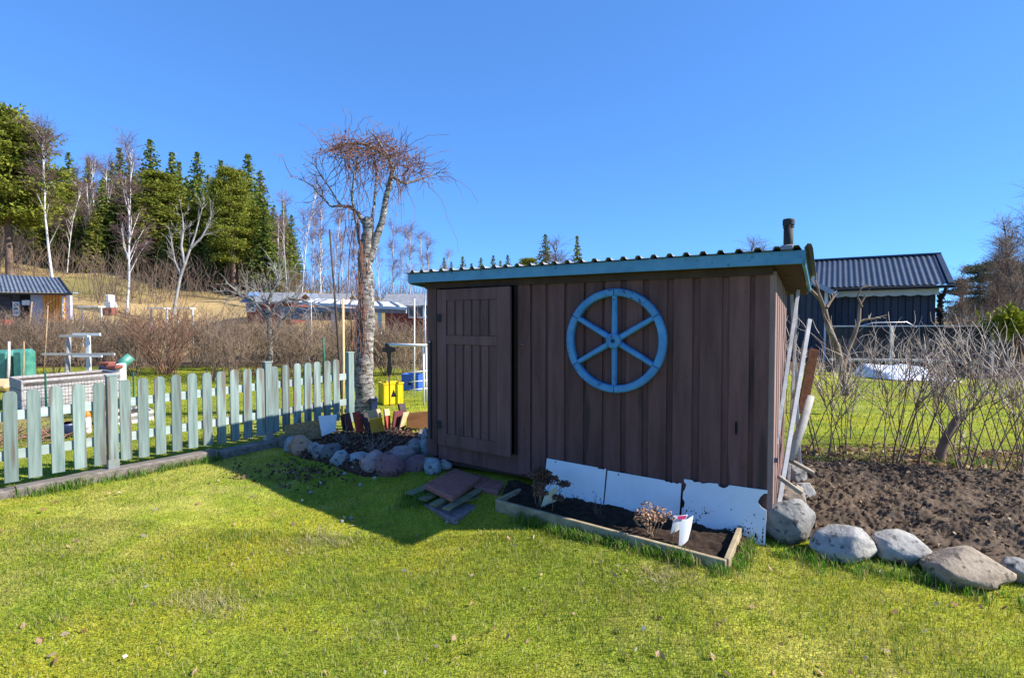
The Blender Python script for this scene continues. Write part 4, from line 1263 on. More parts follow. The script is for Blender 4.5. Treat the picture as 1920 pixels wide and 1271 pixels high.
# hanging vines
hang = []
for _ in range(62):
    px = rg.uniform(640, 760); py = rg.uniform(275, 330)
    hang.append(grow(tp(px, py, rg.normal(0, .3)), [rg.normal(0, .22), rg.normal(0, .2), -1], rg.uniform(.4, 1.15), .007, 9, .20, -.03, rg))
for _ in range(48):
    px = rg.normal(672, 12); py = rg.uniform(380, 620)
    hang.append(grow(tp(px, py, -.2 + rg.normal(0, .06)), [rg.normal(0, .05), 0, -1], rg.uniform(.5, 1.3), .008, 9, .10, -.08, rg))
for px0, py0, px1, py1 in ((825, 322, 870, 375), (800, 340, 860, 470), (610, 285, 560, 235), (745, 290, 840, 255), (820, 330, 900, 380)):
    P0, P1 = tp(px0, py0), tp(px1, py1)
    k = np.linspace(0, 1, 9)[:, None]
    Pm = P0 * (1 - k) + P1 * k; Pm[:, 2] += .12 * np.sin(k[:, 0] * 3.1) ; Pm += rg.normal(0, .018, Pm.shape)
    hang.append((Pm, np.linspace(.005, .0025, 9)))
polys_obj(twigs, 'twigs', 'vine_twig', tree, 3)
o = polys_obj(mat_c, 'crown', 'vine_twig', tree, 3); o['label'] = 'matted reddish bare vine crown'
polys_obj(hang, 'hanging_vine', 'vine_twig', tree, 3)
pts = np.array([h[0][int(rg.integers(0, len(h[0])))] for h in mat_c])[:70]
V, Q = cards(pts, .03, rg, 0, 2)
link('dead_leaves', mesh_np('dead_leaves', loc(V), Q, None, np.repeat(np.array([[.09, .05, .035], [.16, .09, .05]])[rg.choice(2, len(pts))], 4, 0)), 'leaf', tree)

# ------------------------------------------------------------------ generic bare shrubs
def shrub_mesh(seed, h, w, nst, n1, n2, r0, tip, npts=5, up=.35, wob=.12, t1s=.25):
    rg = np.random.default_rng(seed)
    st = []
    for _ in range(nst):
        a = rg.uniform(0, 6.283); rad = rg.uniform(0, .18) * w
        d = np.array([math.cos(a) * rg.uniform(.1, 1) * w / h, math.sin(a) * rg.uniform(.1, 1) * w / h, 1.0])
        st.append(grow([math.cos(a) * rad, math.sin(a) * rad, -.05], d, h * rg.uniform(.65, 1.0), r0 * rg.uniform(.7, 1.2), npts, wob, .02, rg))
    b1 = branch_out(st, n1, h * .38, r0 * .6, .75, up, 4, .16, .02, t1s, 1, rg)
    b2 = branch_out(b1, n2, h * .2, tip, .8, up, 4, .2, .02, .2, 1, rg)
    return st, b1, b2
def shrub_proto(name, label, cat_, seed, h, w, nst, n1, n2, r0, tip, m_stem, m_tw, group=None, **kw):
    t = thing(name, label, cat_, (0, 0, 0), group)
    st, b1, b2 = shrub_mesh(seed, h, w, nst, n1, n2, r0, tip, **kw)
    polys_obj(st + b1, 'stems', m_stem, t, 4)
    polys_obj(b2, 'twigs', m_tw, t, 3)
    return t
def place(t, x, y, s=1.0, rz=0.0, dz=0.0, sz=None):
    t.location = (x, y, float(gz(x, y)) + dz); t.rotation_euler = (0, 0, rz); t.scale = (s, s, sz or s)

# clipped hedge behind the picket fence
HG = 'bare hedge bushes beyond the picket fence'
protos = [shrub_proto('hedge_bush', 'bare brown clipped hedge bush in the row beyond the picket fence', 'bush', 300 + k, 1.85, .85, 15, 5, 4, .011, .0065, 'hedge_twig', 'hedge_twig', HG) for k in range(3)]
rg = np.random.default_rng(60)
spots = []
for px in np.arange(-30, 810, 36):
    if 262 < px < 362: continue
    Y = 16.6 + rg.uniform(-.5, .9) - (1.5 if px > 620 else 0); spots.append(((px - 960) / FPX * Y, Y))
for px in np.arange(-10, 820, 48):
    Y = 18.6 + rg.uniform(-.4, .6); spots.append(((px - 960) / FPX * Y, Y))
for i, (x, y) in enumerate(spots):
    o = protos[i] if i < 3 else copy_tree(protos[i % 3])
    want = EYE + (.012 if x / y < -.42 else -.004) * y + rg.uniform(-.08, .08) - float(gz(x, y))
    pxh = 960 + x / y * FPX
    where = 'below the dark cabin' if pxh < 200 else 'beside the round reddish bush' if pxh < 430 else 'around the apple tree' if pxh < 540 else 'before the white carport' if pxh < 690 else 'between the old tree and the shed'
    o['label'] = ('bare brown hedge bush in the front row ' if y < 17.8 else 'bare brown hedge bush in the back row ') + where
    place(o, x, y, 1.05, rg.uniform(0, 6), 0, want / 1.95)
rg = np.random.default_rng(63)
for i, (px, Y) in enumerate([(395, 13.6), (428, 14.4), (455, 13.2), (535, 13.8), (560, 14.6), (598, 13.0), (630, 14.0), (250, 14.6), (215, 15.2), (60, 14.8), (100, 15.0)]):
    o = copy_tree(protos[i % 3]); x = (px - 960) / FPX * Y
    place(o, x, Y, .85, rg.uniform(0, 6), 0, .80); o['label'] = 'loose bare brown shrub between the picket fence and the hedge'; o['group'] = 'loose shrubs before the hedge'
# the round reddish bush
o = shrub_proto('round_bush', 'round reddish brown bare bush in front of the hedge', 'bush', 310, 1.9, 1.35, 46, 5, 3, .011, .006, 'red_twig', 'red_twig', up=.2)
p = onground(312, 702); place(o, p.x, p.y, 1.0, 0)
o = shrub_proto('yellowish_shrub', 'loose yellowish bare shrub before the white carport posts', 'bush', 311, 1.6, 1.2, 18, 5, 4, .010, .006, 'dry_stalk', 'dry_stalk')
place(o, -5.6, 15.0, 1)
o = copy_tree(o); place(o, -4.1, 15.0, .95, 2); o['label'] = 'loose yellowish bare shrub beside the old tree trunk'
o = copy_tree(o); place(o, -2.6, 13.2, .8, 4); o['label'] = 'loose bare shrub behind the pipe rack'
# shrub with orange hose/creeper
p = onground(482, 705)
rg = np.random.default_rng(61)
st = [grow(np.array(p) + rg.normal(0, .1, 3) * [1, 1, 0], [rg.normal(0, .25), rg.normal(0, .2), 1], rg.uniform(.6, 1.1), .011, 9, .28, -.06, rg) for _ in range(14)]
o = polys_obj(st, 'creeper', 'terracotta', None, 5); tag(o, 'rusty orange creeper stems curling up behind the fence', 'plant')

# rough shrubs beside the soil bed
SG = 'bare shrubs behind the soil bed'
sp = []
for k in range(3):
    sp.append(shrub_proto('bare_shrub', 'bare pale tipped shrub in the row behind the soil bed', 'shrub', 320 + k, 1.5, .62, 3 + k, 4, 3, .0080, .0044, 'shrub_stem', 'shrub_tip', SG, up=.30, wob=.10, t1s=.55))
rg = np.random.default_rng(62)
for i, px in enumerate((1512, 1548, 1588, 1634, 1668, 1712, 1752, 1800, 1838, 1876, 1912, 1950, 1600, 1690, 1785, 1862, 1930)):
    Y = (6.15 - (px - 1500) * .0022 + rg.uniform(-.2, .25)) + (.9 if i > 11 else 0)
    o = sp[i] if i < 3 else copy_tree(sp[i % 3])
    x = (px - 960) / FPX * Y
    want = EYE - .027 * Y + rg.uniform(-.13, .06) - float(gz(x, Y))
    place(o, x, Y, 1.0, rg.uniform(0, 6), .0, want / 1.52)
st_t = thing('stump_shrub', 'thick sawn off shrub stump with a few thin shoots behind the soil bed', 'shrub', onground(1762, 868))
b0 = st_t.location.copy(); Ys = b0.y
P_ = np.array([at(1757, 880, Ys), at(1765, 845, Ys), at(1776, 815, Ys), at(1795, 782, Ys)])
polys_obj([(P_, np.array([.055, .05, .042, .034]))], 'trunk', 'shrub_stem', st_t, 9)
sh_ = [grow(P_[i], d, l, .009, 6, .1, .02, rg) for i, d, l in ((3, [-.1, 0, 1], .9), (2, [.5, 0, .5], .35), (2, [-.6, .1, 1], 1.0), (3, [.4, .2, 1], .9), (1, [.5, 0, .25], .25), (3, [-.5, 0, 1], 1.0))]
polys_obj(sh_ + branch_out(sh_, 5, .3, .005, .8, .3, 4, .15, 0, .3, 1, rg), 'shoots', 'shrub_tip', st_t, 4)
# pruned small tree by the shed
pt = thing('pruned_tree', 'small hard pruned fruit tree with stubby limbs behind the battens', 'tree', onground(1570, 742))
Yp = 9.0
pp_ = lambda *a: np.array([at(x, y, Yp + d) for x, y, d in a])
lm = [(pp_((1585, 742, 0), (1578, 690, 0), (1568, 650, 0), (1553, 610, 0), (1546, 580, 0)), [.085, .075, .07, .06, .05]),
      (pp_((1546, 580, 0), (1536, 562, 0), (1518, 540, .1), (1506, 530, .1), (1490, 520, .1)), [.042, .036, .028, .02, .010]),
      (pp_((1543, 575, 0), (1536, 548, -.1), (1532, 535, -.1), (1528, 528, -.1)), [.034, .028, .02, .012]),
      (pp_((1548, 578, 0), (1556, 565, .1), (1566, 550, .1)), [.036, .03, .022]),
      (pp_((1512, 536, .1), (1509, 522, .1), (1508, 514, .1)), [.018, .014, .008]),
      (pp_((1582, 700, 0), (1575, 660, 0), (1562, 630, 0), (1556, 600, 0)), [.04, .036, .028, .02]),
      (pp_((1580, 690, 0), (1590, 660, .1), (1600, 628, .1), (1610, 600, .1), (1614, 570, .1), (1622, 553, .1)), [.055, .05, .045, .038, .03, .018]),
      (pp_((1606, 610, .1), (1622, 600, .1), (1640, 596, .1), (1662, 590, .2)), [.032, .024, .016, .006]),
      (pp_((1613, 575, .1), (1608, 555, .1), (1612, 542, .1), (1620, 534, .1)), [.026, .02, .016, .010])]
for a, r_ in lm:
    polys_obj([(a + rg.normal(0, .008, a.shape), np.array(r_) * .8)], 'limb', 'shrub_stem', pt, 8)
tw = branch_out([(a, np.array(r_)) for a, r_ in lm[1:]], 4, .16, .007, .9, .3, 4, .2, 0, .4, 1, rg)
polys_obj(tw, 'twigs', 'shrub_tip', pt, 4)

# ------------------------------------------------------------------ trees
def local_obj(name, V, Q, m, parent, C=None, T=None, sm=False):
    o = link(name, mesh_np(name, V, Q, T, C, sm), m, parent)
    if name in MASS: o['kind'] = 'stuff'
    return o
def spruce(seed, h, w, label, hue=0, group=None):
    rg = np.random.default_rng(seed)
    t = thing('spruce_tree', label, 'tree', (0, 0, 0), group)
    V, Q = tube_np([(np.array([[0, 0, -1], [0, 0, h * .4], [0, 0, h * .97]]), np.array([h * .017, h * .012, .03]))], 7)
    local_obj('trunk', V, Q, 'bark_spruce', t)
    P, S = [], []
    nl = 52
    for i in range(nl):
        f = i / (nl - 1); z = h * (.05 + .95 * f)
        R_ = w * (1 - f) ** .75 * (1 if f > .12 else .75) + .15
        nb = int(13 - 6 * f)
        for k in range(nb):
            a = rg.uniform(0, 6.283); L_ = R_ * rg.uniform(.62, 1.15)
            m_ = max(3, int(L_ / .19))
            for j in range(m_):
                u_ = (j + rg.uniform(.2, 1)) / m_
                dz = -.30 * L_ * u_ + .16 * L_ * u_ * u_ + rg.normal(0, .10)
                P.append((math.cos(a) * L_ * u_ + rg.normal(0, .10), math.sin(a) * L_ * u_ + rg.normal(0, .10), z + dz)); S.append(.40 * (1 - .40 * f))
    P = np.array(P); S = np.array(S)
    V, Q = cards(P, S, rg, .25, 1.7)
    base = np.array([[.065, .11, .022], [.125, .17, .03], [.21, .24, .042]])[rg.choice(3, len(P), p=[.42, .38, .2])]
    base = base * np.array([1 + hue * .5, 1 + hue * .15, 1]) * rg.uniform(.8, 1.2, (len(P), 1))
    local_obj('crown', V, Q, 'needles', t, np.repeat(base, 4, 0))
    return t
def pine(seed, h, w, label, crown0=.42, nclump=85, group=None, col3=None):
    rg = np.random.default_rng(seed)
    t = thing('pine_tree', label, 'tree', (0, 0, 0), group)
    lean = rg.normal(0, .02, 2) * h
    tr = np.array([[0, 0, -1], [lean[0] * .3, lean[1] * .3, h * .4], [lean[0] * .7, lean[1] * .7, h * .7], [lean[0], lean[1], h * .95]])
    V, Q = tube_np([(tr, np.array([.021, .017, .011, .004]) * h)], 8)
    local_obj('trunk', V, Q, 'bark_pine', t)
    P = []; lim = []
    for i in range(nclump):
        f = rg.uniform(0, 1) ** .85
        z = h * (crown0 + (1 - crown0) * f)
        R_ = w * math.sqrt(max(.04, 1 - (2 * (f * .92 + .04) - 1) ** 2 * .95)) * (1.05 - .35 * f)
        a = rg.uniform(0, 6.283); r_ = R_ * rg.uniform(.25, 1.0)
        c = np.array([math.cos(a) * r_ + lean[0] * f, math.sin(a) * r_ + lean[1] * f, z])
        st, _ = along(tr, min(.98, (z - .08 * h) / h))
        lim.append((np.array([st, st * .5 + c * .5 + [0, 0, -.15], c]), np.array([.05, .035, .015])))
        k = 270
        P.append(c + rg.normal(0, 1, (k, 3)) * np.array([.62, .62, .24]) * (w / 3.4))
    V, Q = tube_np(lim, 3); local_obj('limbs', V, Q, 'bark_pine', t)
    P = np.concatenate(P)
    V, Q = cards(P, .115 * w / 3.2, rg, .3, 2.6)
    base = np.array(col3 or [[.11, .145, .018], [.185, .205, .024], [.26, .265, .034]])[rg.choice(3, len(P), p=[.3, .42, .28])] * rg.uniform(.82, 1.18, (len(P), 1))
    local_obj('crown', V, Q, 'needles', t, np.repeat(base, 4, 0))
    return t
def birch(seed, h, label, group=None, r0=.0095, dense=1.0, m='bark_birch', tw='birch_twig', spread=.55, name='birch_tree', fork=0):
    rg = np.random.default_rng(seed)
    t = thing(name, label, 'tree', (0, 0, 0), group)
    tr = grow([0, 0, -.5], [rg.normal(0, .03), rg.normal(0, .03), 1], h, r0 * h, 9, .035, .02, rg)
    tr = (tr[0], np.linspace(r0 * h, .02, 9))
    V, Q = tube_np([tr], 8); local_obj('trunk', V, Q, m, t, None, None, True)
    b1 = branch_out([tr], int(24 * dense), h * .22, .0032 * h, .55, .45, 5, .10, .03, .28, .98, rg)
    for P_, r_ in b1:
        k = 1.15 - (P_[0][2] / h) * .75
        P_[:] = P_[0] + (P_ - P_[0]) * k
    b2 = branch_out(b1, int(9 * dense), h * .10, .0012 * h, .8, .15, 4, .15, -.02, .2, 1, rg)
    b3 = branch_out(b2, 5, h * .065, .0008 * h, .8, -.15, 4, .18, -.12, .2, 1, rg)
    V, Q = tube_np(b1, 4); local_obj('limbs', V, Q, m, t)
    V, Q = tube_np(b2 + b3, 3); local_obj('twigs', V, Q, tw, t)
    return t
def put(o, px, Y, top, hp, rz=0.0, wx=1.0):
    """stand a tree at column px and distance Y, its top at row top; hp = height it was built with"""
    x = (px - 960) / FPX * Y
    g_ = float(gz(x, Y)); h = at(px, top, Y).z - g_
    s = h / hp
    o.location = (x, Y, g_); o.scale = (s * wx, s * wx, s); o.rotation_euler = (0, 0, rz)
    return o
FG = 'conifers on the wooded slope'
sp0 = spruce(400, 20, 3.9, 'tall dark spruce on the wooded slope beside the tallest birch', 0, FG)
sp1 = spruce(401, 20, 3.4, 'dark spruce with ragged crown on the wooded slope', .3, FG)
sp2 = spruce(402, 20, 4.3, 'broad yellowish green spruce on the wooded slope', .9, FG)
put(sp0, 288, 66, 264, 20, 0, 1.3); put(sp1, 330, 68, 288, 20, 1, 1.35); put(sp2, 250, 64, 300, 20, 2, 1.25)
base_l = 'spruce standing among others on the wooded slope'
rg = np.random.default_rng(70)
for i, (px, Y, top, k, wx) in enumerate([(137, 74, 288, 0, .8), (172, 78, 298, 1, .8), (232, 72, 280, 1, .9), (375, 72, 287, 0, .9), (418, 78, 303, 1, .8), (470, 66, 292, 0, 1.0),
        (492, 70, 322, 2, .9), (300, 60, 335, 2, 1.1), (345, 62, 350, 2, 1.0), (270, 60, 375, 2, .9), (205, 80, 320, 0, .9), (110, 80, 335, 1, .9), (395, 74, 330, 2, .9), (318, 57, 430, 2, .8),
        (535, 75, 378, 1, .7), (190, 62, 430, 1, .8), (172, 66, 395, 2, .8), (60, 82, 330, 0, .9), (455, 78, 345, 1, 1), (515, 84, 390, 0, .8)]):
    o = copy_tree([sp0, sp1, sp2][k]); put(o, px, Y, top, 20, rg.uniform(0, 6), wx * 1.35); o['label'] = ['dark full spruce', 'dark ragged spruce', 'broad yellowish spruce'][k] + (' behind the birches above the cabin' if px < 225 else ' behind the leaning tree' if px < 400 else ' around the rounded pine')
pn = pine(410, 16, 4.3, 'big yellow green pine at the slope edge above the dark cabin', .36, 120)
put(pn, 22, 50, 214, 16)
pn2 = pine(411, 18, 3.4, 'rounded yellow green pine in front of the dark spruces', .25, 110)
put(pn2, 440, 56, 322, 18)
o = copy_tree(pn2); put(o, 415, 62, 352, 18, 2, .85); o['label'] = 'smaller yellow green pine behind the rounded pine'
o = copy_tree(pn); put(o, -40, 56, 232, 16, 2); o['label'] = 'yellow green pine behind the big pine above the cabin'
o = copy_tree(pn2); put(o, 66, 66, 330, 18, 3, .8); o['label'] = 'yellow green pine between the big pine and a birch'
# pines and spruces on the far skyline behind the shed
o = copy_tree(sp0); put(o, 1022, 80, 441, 20, 0, 1.25); o['label'] = 'single spruce rising behind the shed roof'
o = copy_tree(sp1); put(o, 1082, 80, 444, 20, 0, 1.0); o['label'] = 'thin spruce with bare twigs behind the shed roof'
for i, (px, top, k) in enumerate([(833, 484, 0), (847, 492, 1), (868, 482, 0), (884, 495, 1), (902, 484, 0), (925, 480, 1), (938, 490, 0), (952, 479, 0), (975, 492, 1), (990, 487, 2), (1005, 492, 0)]):
    o = copy_tree([sp0, sp1, pn2][k]); put(o, px, 120 + 3 * (i % 3), top, 18 if k == 2 else 20, i, 1.2); o['label'] = 'far conifer on the skyline over the shed roof'; o['group'] = 'far skyline conifers'
# birches
b0 = birch(420, 15, 'tall white birch with many forked limbs right of the cabin'); b0['label'] = 'tall white birch with many forked limbs behind the cabin'
put(b0, 103, 50, 248, 15)
b1_ = birch(421, 15, 'slender white birch with reddish twigs in front of the spruces', None, .0078, .9)
put(b1_, 238, 40, 264, 15)
BG = 'thin birches along the wood edge'
b2_ = birch(422, 15, 'thin pale birch at the wood edge', BG, .0055, .7)
put(b2_, 565, 52, 340, 15)
for i, (px, Y, top) in enumerate([(160, 60, 302), (150, 66, 318), (172, 58, 330), (182, 64, 300), (540, 58, 372), (600, 48, 378), (622, 56, 395), (645, 60, 400), (480, 60, 392), (585, 66, 400), (128, 56, 345), (212, 70, 300),
        (715, 58, 425), (735, 62, 418), (752, 60, 430), (770, 56, 424), (788, 60, 432), (805, 64, 445), (680, 64, 430), (660, 58, 440), (825, 66, 470), (200, 62, 360), (265, 68, 330), (520, 62, 400)]):
    o = copy_tree([b2_, b1_][i % 2]); put(o, px, Y, top, 15, i * 1.3); o['label'] = 'thin pale birch ' + ('above the dark cabin' if px < 260 else 'at the end of the wood beside the old tree' if px < 650 else 'in the far grove between old tree and shed'); o['group'] = BG
# leaning dead tree on the slope
t = thing('leaning_tree', 'bare pale tree leaning right on the grass slope before the spruces', 'tree', onground(326, 580))
Yq = t.location.y
Yq = 40.0
q_ = lambda *a: np.array([at(x, y, Yq) for x, y in a])
t.location = at(326, 580, Yq); WM[t] = Matrix.Translation(t.location)
rg = np.random.default_rng(71)
main = [(q_((325, 590), (330, 560), (338, 520), (352, 480), (366, 440), (375, 405), (380, 388)), np.array([.12, .11, .10, .085, .065, .04, .015])),
        (q_((346, 495), (340, 460), (344, 430), (342, 402)), np.array([.12, .09, .06, .02])), (q_((340, 515), (328, 490), (322, 455), (320, 440)), np.array([.09, .07, .04, .015])),
        (q_((358, 465), (378, 445), (392, 420), (398, 392)), np.array([.09, .07, .04, .015]))]
polys_obj(main, 'trunk', 'pale_bark', t, 7)
tw = branch_out(main, 12, 1.15, .022, .8, .3, 5, .15, 0, .25, 1, rg); tw += branch_out(tw, 4, .6, .013, .8, .2, 4, .2, 0, .2, 1, rg)
polys_obj(tw, 'twigs', 'apple_twig', t, 3)
# crooked apple tree behind the hedge
t = thing('apple_tree', 'crooked bare apple tree with pale twigs standing in the hedge', 'tree', onground(505, 690))
Yq = 15.6; t.location = G((505 - 960) / FPX * Yq, Yq); WM[t] = Matrix.Translation(t.location)
main = [(q_((507, 680), (506, 630), (505, 590), (500, 570), (492, 556)), np.array([.085, .08, .07, .06, .04])), (q_((505, 592), (520, 572), (540, 560), (565, 562), (590, 572)), np.array([.08, .06, .05, .035, .012])),
        (q_((506, 600), (486, 576), (470, 560), (452, 556)), np.array([.07, .05, .035, .012])), (q_((502, 570), (510, 548), (520, 530), (524, 515)), np.array([.06, .045, .03, .010])),
        (q_((507, 640), (528, 600), (548, 585), (556, 575)), np.array([.06, .05, .03, .012]))]
polys_obj(main, 'trunk', 'bark_grey', t, 8)
tw = branch_out(main, 15, .75, .012, .9, .25, 5, .18, 0, .25, 1, rg); tw += branch_out(tw, 4, .35, .008, .9, .2, 4, .2, 0, .2, 1, rg)
polys_obj(tw, 'twigs', 'apple_twig', t, 3)
# right hand trees
bt = birch(430, 12, 'tall fine twigged bare tree beyond the charcoal house', None, .008, 1.0, 'shrub_stem', 'shrub_stem', name='bare_tree')
put(bt, 1893, 26, 345, 12, 0, 1.2)
for i, (px, Y, top, lab) in enumerate([(1855, 30, 420, 'bare thin tree beside the tall one beyond the fence'), (1925, 24, 400, 'bare tree at the end of the charcoal fence'), (1872, 27, 450, 'bare twiggy tree before the dark pines'), (1838, 28, 500, 'low bare twiggy tree before the dark pine nearest the house'), (1905, 30, 440, 'bare twiggy tree right behind the bright conifer bush'), (1812, 34, 500, 'low bare tree beside the charcoal house gable'),
        (1365, 95, 452, 'far bare crown just above the shed roof, farther from the stove pipe'), (1440, 95, 455, 'far bare crown above the shed roof beside the stove pipe'), (1080, 78, 452, 'bare tree mixed with the thin spruce behind the shed')]):
    o = copy_tree(bt); put(o, px, Y, top, 12, i * 2.0, 1.25 if px > 1700 else 2.2); o['label'] = lab
dk = [[.05, .068, .035], [.085, .10, .05], [.125, .135, .075]]
pd = pine(431, 8, 2.2, 'dark pine among bare trees beyond the charcoal fence', .12, 46, 'dark pines beyond the charcoal house', dk)
put(pd, 1838, 38, 498, 8)
for i, (px, Y, top) in enumerate([(1878, 36, 490), (1916, 42, 500), (1802, 44, 530), (1950, 36, 492)]):
    o = copy_tree(pd); put(o, px, Y, top, 8, i, 1.1)
tj = thing('juniper_bush', 'bright yellow green conifer bush over the end of the charcoal fence', 'bush', (0, 0, 0))
rg = np.random.default_rng(73)
P = []
for _ in range(26):
    c = np.array([rg.normal(0, .75), rg.normal(0, .4), 1.55 + rg.normal(0, .16)]); P.append(c + rg.normal(0, .14, (60, 3)))
P = np.concatenate(P); V, Q = cards(P, .10, rg, 0, 1.8)
local_obj('crown', V, Q, 'needles', tj, np.repeat(np.array([[.16, .18, .012], [.24, .24, .018], [.10, .13, .012]])[rg.choice(3, len(P))], 4, 0))
V, Q = tube_np([grow([rg.normal(0, .2), rg.normal(0, .1), 0], [rg.normal(0, .4), 0, 1], 1.5, .03, 5, .1, 0, rg) for _ in range(6)], 5); local_obj('stems', V, Q, 'bark_spruce', tj)
tj.location = G(.955 * 16.6, 16.6); tj.scale = (.6, .8, 1.06)
# undergrowth along the wood edge: a brushy mass nobody could count
rg = np.random.default_rng(74)
pl = []
for _ in range(3000):
    px = rg.uniform(-40, 840) ; Y = rg.uniform(44, 74)
    x = (px - 960) / FPX * Y
    if Y < 52 and vnoise(x, Y, .15, 31) < .55: continue
    pl.append(grow([x, Y, float(gz(x, Y)) - .1], [rg.normal(0, .25), rg.normal(0, .25), 1], rg.uniform(1.0, 4.2), rg.uniform(.018, .04), 4, .12, 0, rg))
pl += branch_out(pl, 2, 1.2, .016, .8, .3, 4, .15, 0, .3, 1, rg)
o = polys_obj(pl, 'undergrowth', 'hedge_twig', None, 3); tag(o, 'brown bare brushwood filling the edge of the wood', kind='stuff')
pl = []
for _ in range(900):
    px = rg.uniform(1760, 1990); Y = rg.uniform(24, 40); x = (px - 960) / FPX * Y
    pl.append(grow([x, Y, float(gz(x, Y)) - .1], [rg.normal(0, .3), rg.normal(0, .3), 1], rg.uniform(.8, 2.6), rg.uniform(.010, .02), 5, .18, 0, rg))
pl += branch_out(pl, 3, .8, .009, .9, .2, 4, .2, 0, .3, 1, rg)
o = polys_obj(pl, 'brushwood', 'shrub_stem', None, 3); tag(o, 'tangled bare brushwood beyond the charcoal house', kind='stuff')
rg = np.random.default_rng(77)
for i in range(20):
    px = 95 + i * 21 + rg.uniform(-7, 7); Y = rg.uniform(57, 64)
    top = 370 + 35 * math.sin(i * 2.3) + rg.uniform(-15, 25) + max(0, px - 440) * .5
    o = copy_tree([sp2, sp1, pn2, sp0][i % 4]); put(o, px, Y, top, 18 if i % 4 == 2 else 20, rg.uniform(0, 6), 1.3)
    o['label'] = ['low yellowish spruce', 'low ragged spruce', 'low rounded pine', 'low dark spruce'][i % 4] + (' between the birches above the cabin' if px < 225 else ' behind the leaning tree' if px < 400 else ' at the foot of the rounded pine'); o['group'] = 'lower conifers at the front of the wood'
# more trees up the slope close the gaps of the wood
rg = np.random.default_rng(75)
for i in range(34):
    px = -30 + i * 17.5 + rg.uniform(-8, 8); Y = rg.uniform(84, 108)
    top = 335 + 20 * math.sin(i * 1.7) + rg.uniform(-20, 25) + max(0, px - 380) * .33
    o = copy_tree([sp0, sp1, sp2, b2_][i % 4]); put(o, px, Y, top, 15 if i % 4 == 3 else 20, rg.uniform(0, 6), 1.15)
    if i % 4 == 3: o['label'] = 'thin pale birch at the wood edge'; o['group'] = BG
    else: o['label'] = 'conifer in the back of the wood up the slope'; o['group'] = 'conifers at the back of the wood'

# ------------------------------------------------------------------ charcoal house on the right
HA = Vector((-.857, .515, 0)).normalized(); HB = Vector((.515, .857, 0)).normalized(); H0 = Vector((15.58, 19.0, 0))
def hp(a, b_, z): return H0 + HA * a + HB * b_ + Vector((0, 0, z))
house = thing('charcoal_house', 'charcoal board house with dark corrugated metal roof behind the garden fence', 'house', hp(3, 3, 0))
EZ, RZ, RB = 3.06, 4.43, 2.9
def hwall(a0, a1, b0, b1, z0, z1, name='wall', m='charcoal_wall'):
    b = MB(); b.hexa([hp(a0, b0, z0), hp(a1, b0, z0), hp(a1, b1, z0), hp(a0, b1, z0)], [hp(a0, b0, z1), hp(a1, b0, z1), hp(a1, b1, z1), hp(a0, b1, z1)])
    return b.build(name, m, house)
w1 = hwall(.35, 6.5, .45, .6, -.2, EZ + .1)
a = .36
while a < 3.7:
    b = MB(); b.hexa([hp(a, .41, 0), hp(a + .19, .41, 0), hp(a + .19, .448, 0), hp(a, .448, 0)], [hp(a, .41, EZ), hp(a + .19, .41, EZ), hp(a + .19, .448, EZ), hp(a, .448, EZ)])
    b.build('board', 'charcoal_wall', w1, bevel=.004); a += .225
gb = MB(); gb.prism([hp(.35, .6, -.2), hp(.35, 5.2, -.2), hp(.35, 5.2, EZ), hp(.35, RB, RZ - .12), hp(.35, .6, EZ + .1)], HA * .12); gb.build('gable_wall', 'charcoal_wall', house)
def corr_roof(name, P0, along_, down_, L, W, rise, per=.19, h=.035, m='charcoal_roof', par=None):
    """corrugated sheet: P0 ridge corner, ribs run down the slope"""
    n = int(L / per * 6); vs = []
    nrm = along_.cross(down_).normalized()
    if nrm.z < 0: nrm = -nrm
    for e in (0, 1):
        for i in range(n + 1):
            s_ = L * i / n; ph = (s_ / per) % 1
            z = h * (.5 - .5 * math.cos(2 * math.pi * ph))
            vs.append(P0 + along_ * s_ + down_ * (W * e) + nrm * z)
    fs = [(i, i + 1, n + 2 + i, n + 1 + i) for i in range(n)]
    b = MB(); b.add(vs, fs); b.add([v - nrm * .012 for v in vs], [f[::-1] for f in fs])
    return b.build(name, m, par)
dn = (hp(0, -.02, EZ) - hp(0, RB, RZ)); Wd = dn.length; dn.normalize()
roofh = corr_roof('roof', hp(.05, RB, RZ), HA, dn, 6.6, Wd, 0, par=house)
dn2 = (hp(0, 5.8, EZ) - hp(0, RB, RZ)).normalized()
corr_roof('back_roof', hp(.05, RB, RZ), HA, dn2, 6.6, Wd, 0, par=house)
b = MB(); b.hexa([hp(-.1, -.06, EZ - .06), hp(.06, -.06, EZ - .06), hp(.06, RB, RZ - .06), hp(-.1, RB, RZ - .06)], [hp(-.1, -.06, EZ + .07), hp(.06, -.06, EZ + .07), hp(.06, RB, RZ + .07), hp(-.1, RB, RZ + .07)]); b.build('verge_trim', 'charcoal_roof', roofh)
b = MB(); b.hexa([hp(-.1, RB - .12, RZ), hp(6.6, RB - .12, RZ), hp(6.6, RB + .12, RZ), hp(-.1, RB + .12, RZ)], [hp(-.1, RB - .1, RZ + .07), hp(6.6, RB - .1, RZ + .07), hp(6.6, RB + .1, RZ + .07), hp(-.1, RB + .1, RZ + .07)]); b.build('ridge_cap', 'charcoal_roof', roofh)
b = MB(); b.tube([hp(-.1, -.07, EZ - .07), hp(3.6, -.07, EZ - .09)], .062, 10); b.build('gutter', 'black_metal', roofh)
b = MB()
pts = [hp(.12, -.02, EZ - .08), hp(.14, .2, EZ - .35), hp(.2, .38, EZ - .5), hp(.2, .38, .2)]; b.tube(pts, .055, 8); b.build('downpipe', 'black_metal', house)
rg = np.random.default_rng(80)
V, Q = cards(np.array([hp(.22 + rg.normal(0, .05), .36 + rg.normal(0, .05), rg.uniform(1.4, EZ - .3)) for _ in range(260)]), .09, rg)
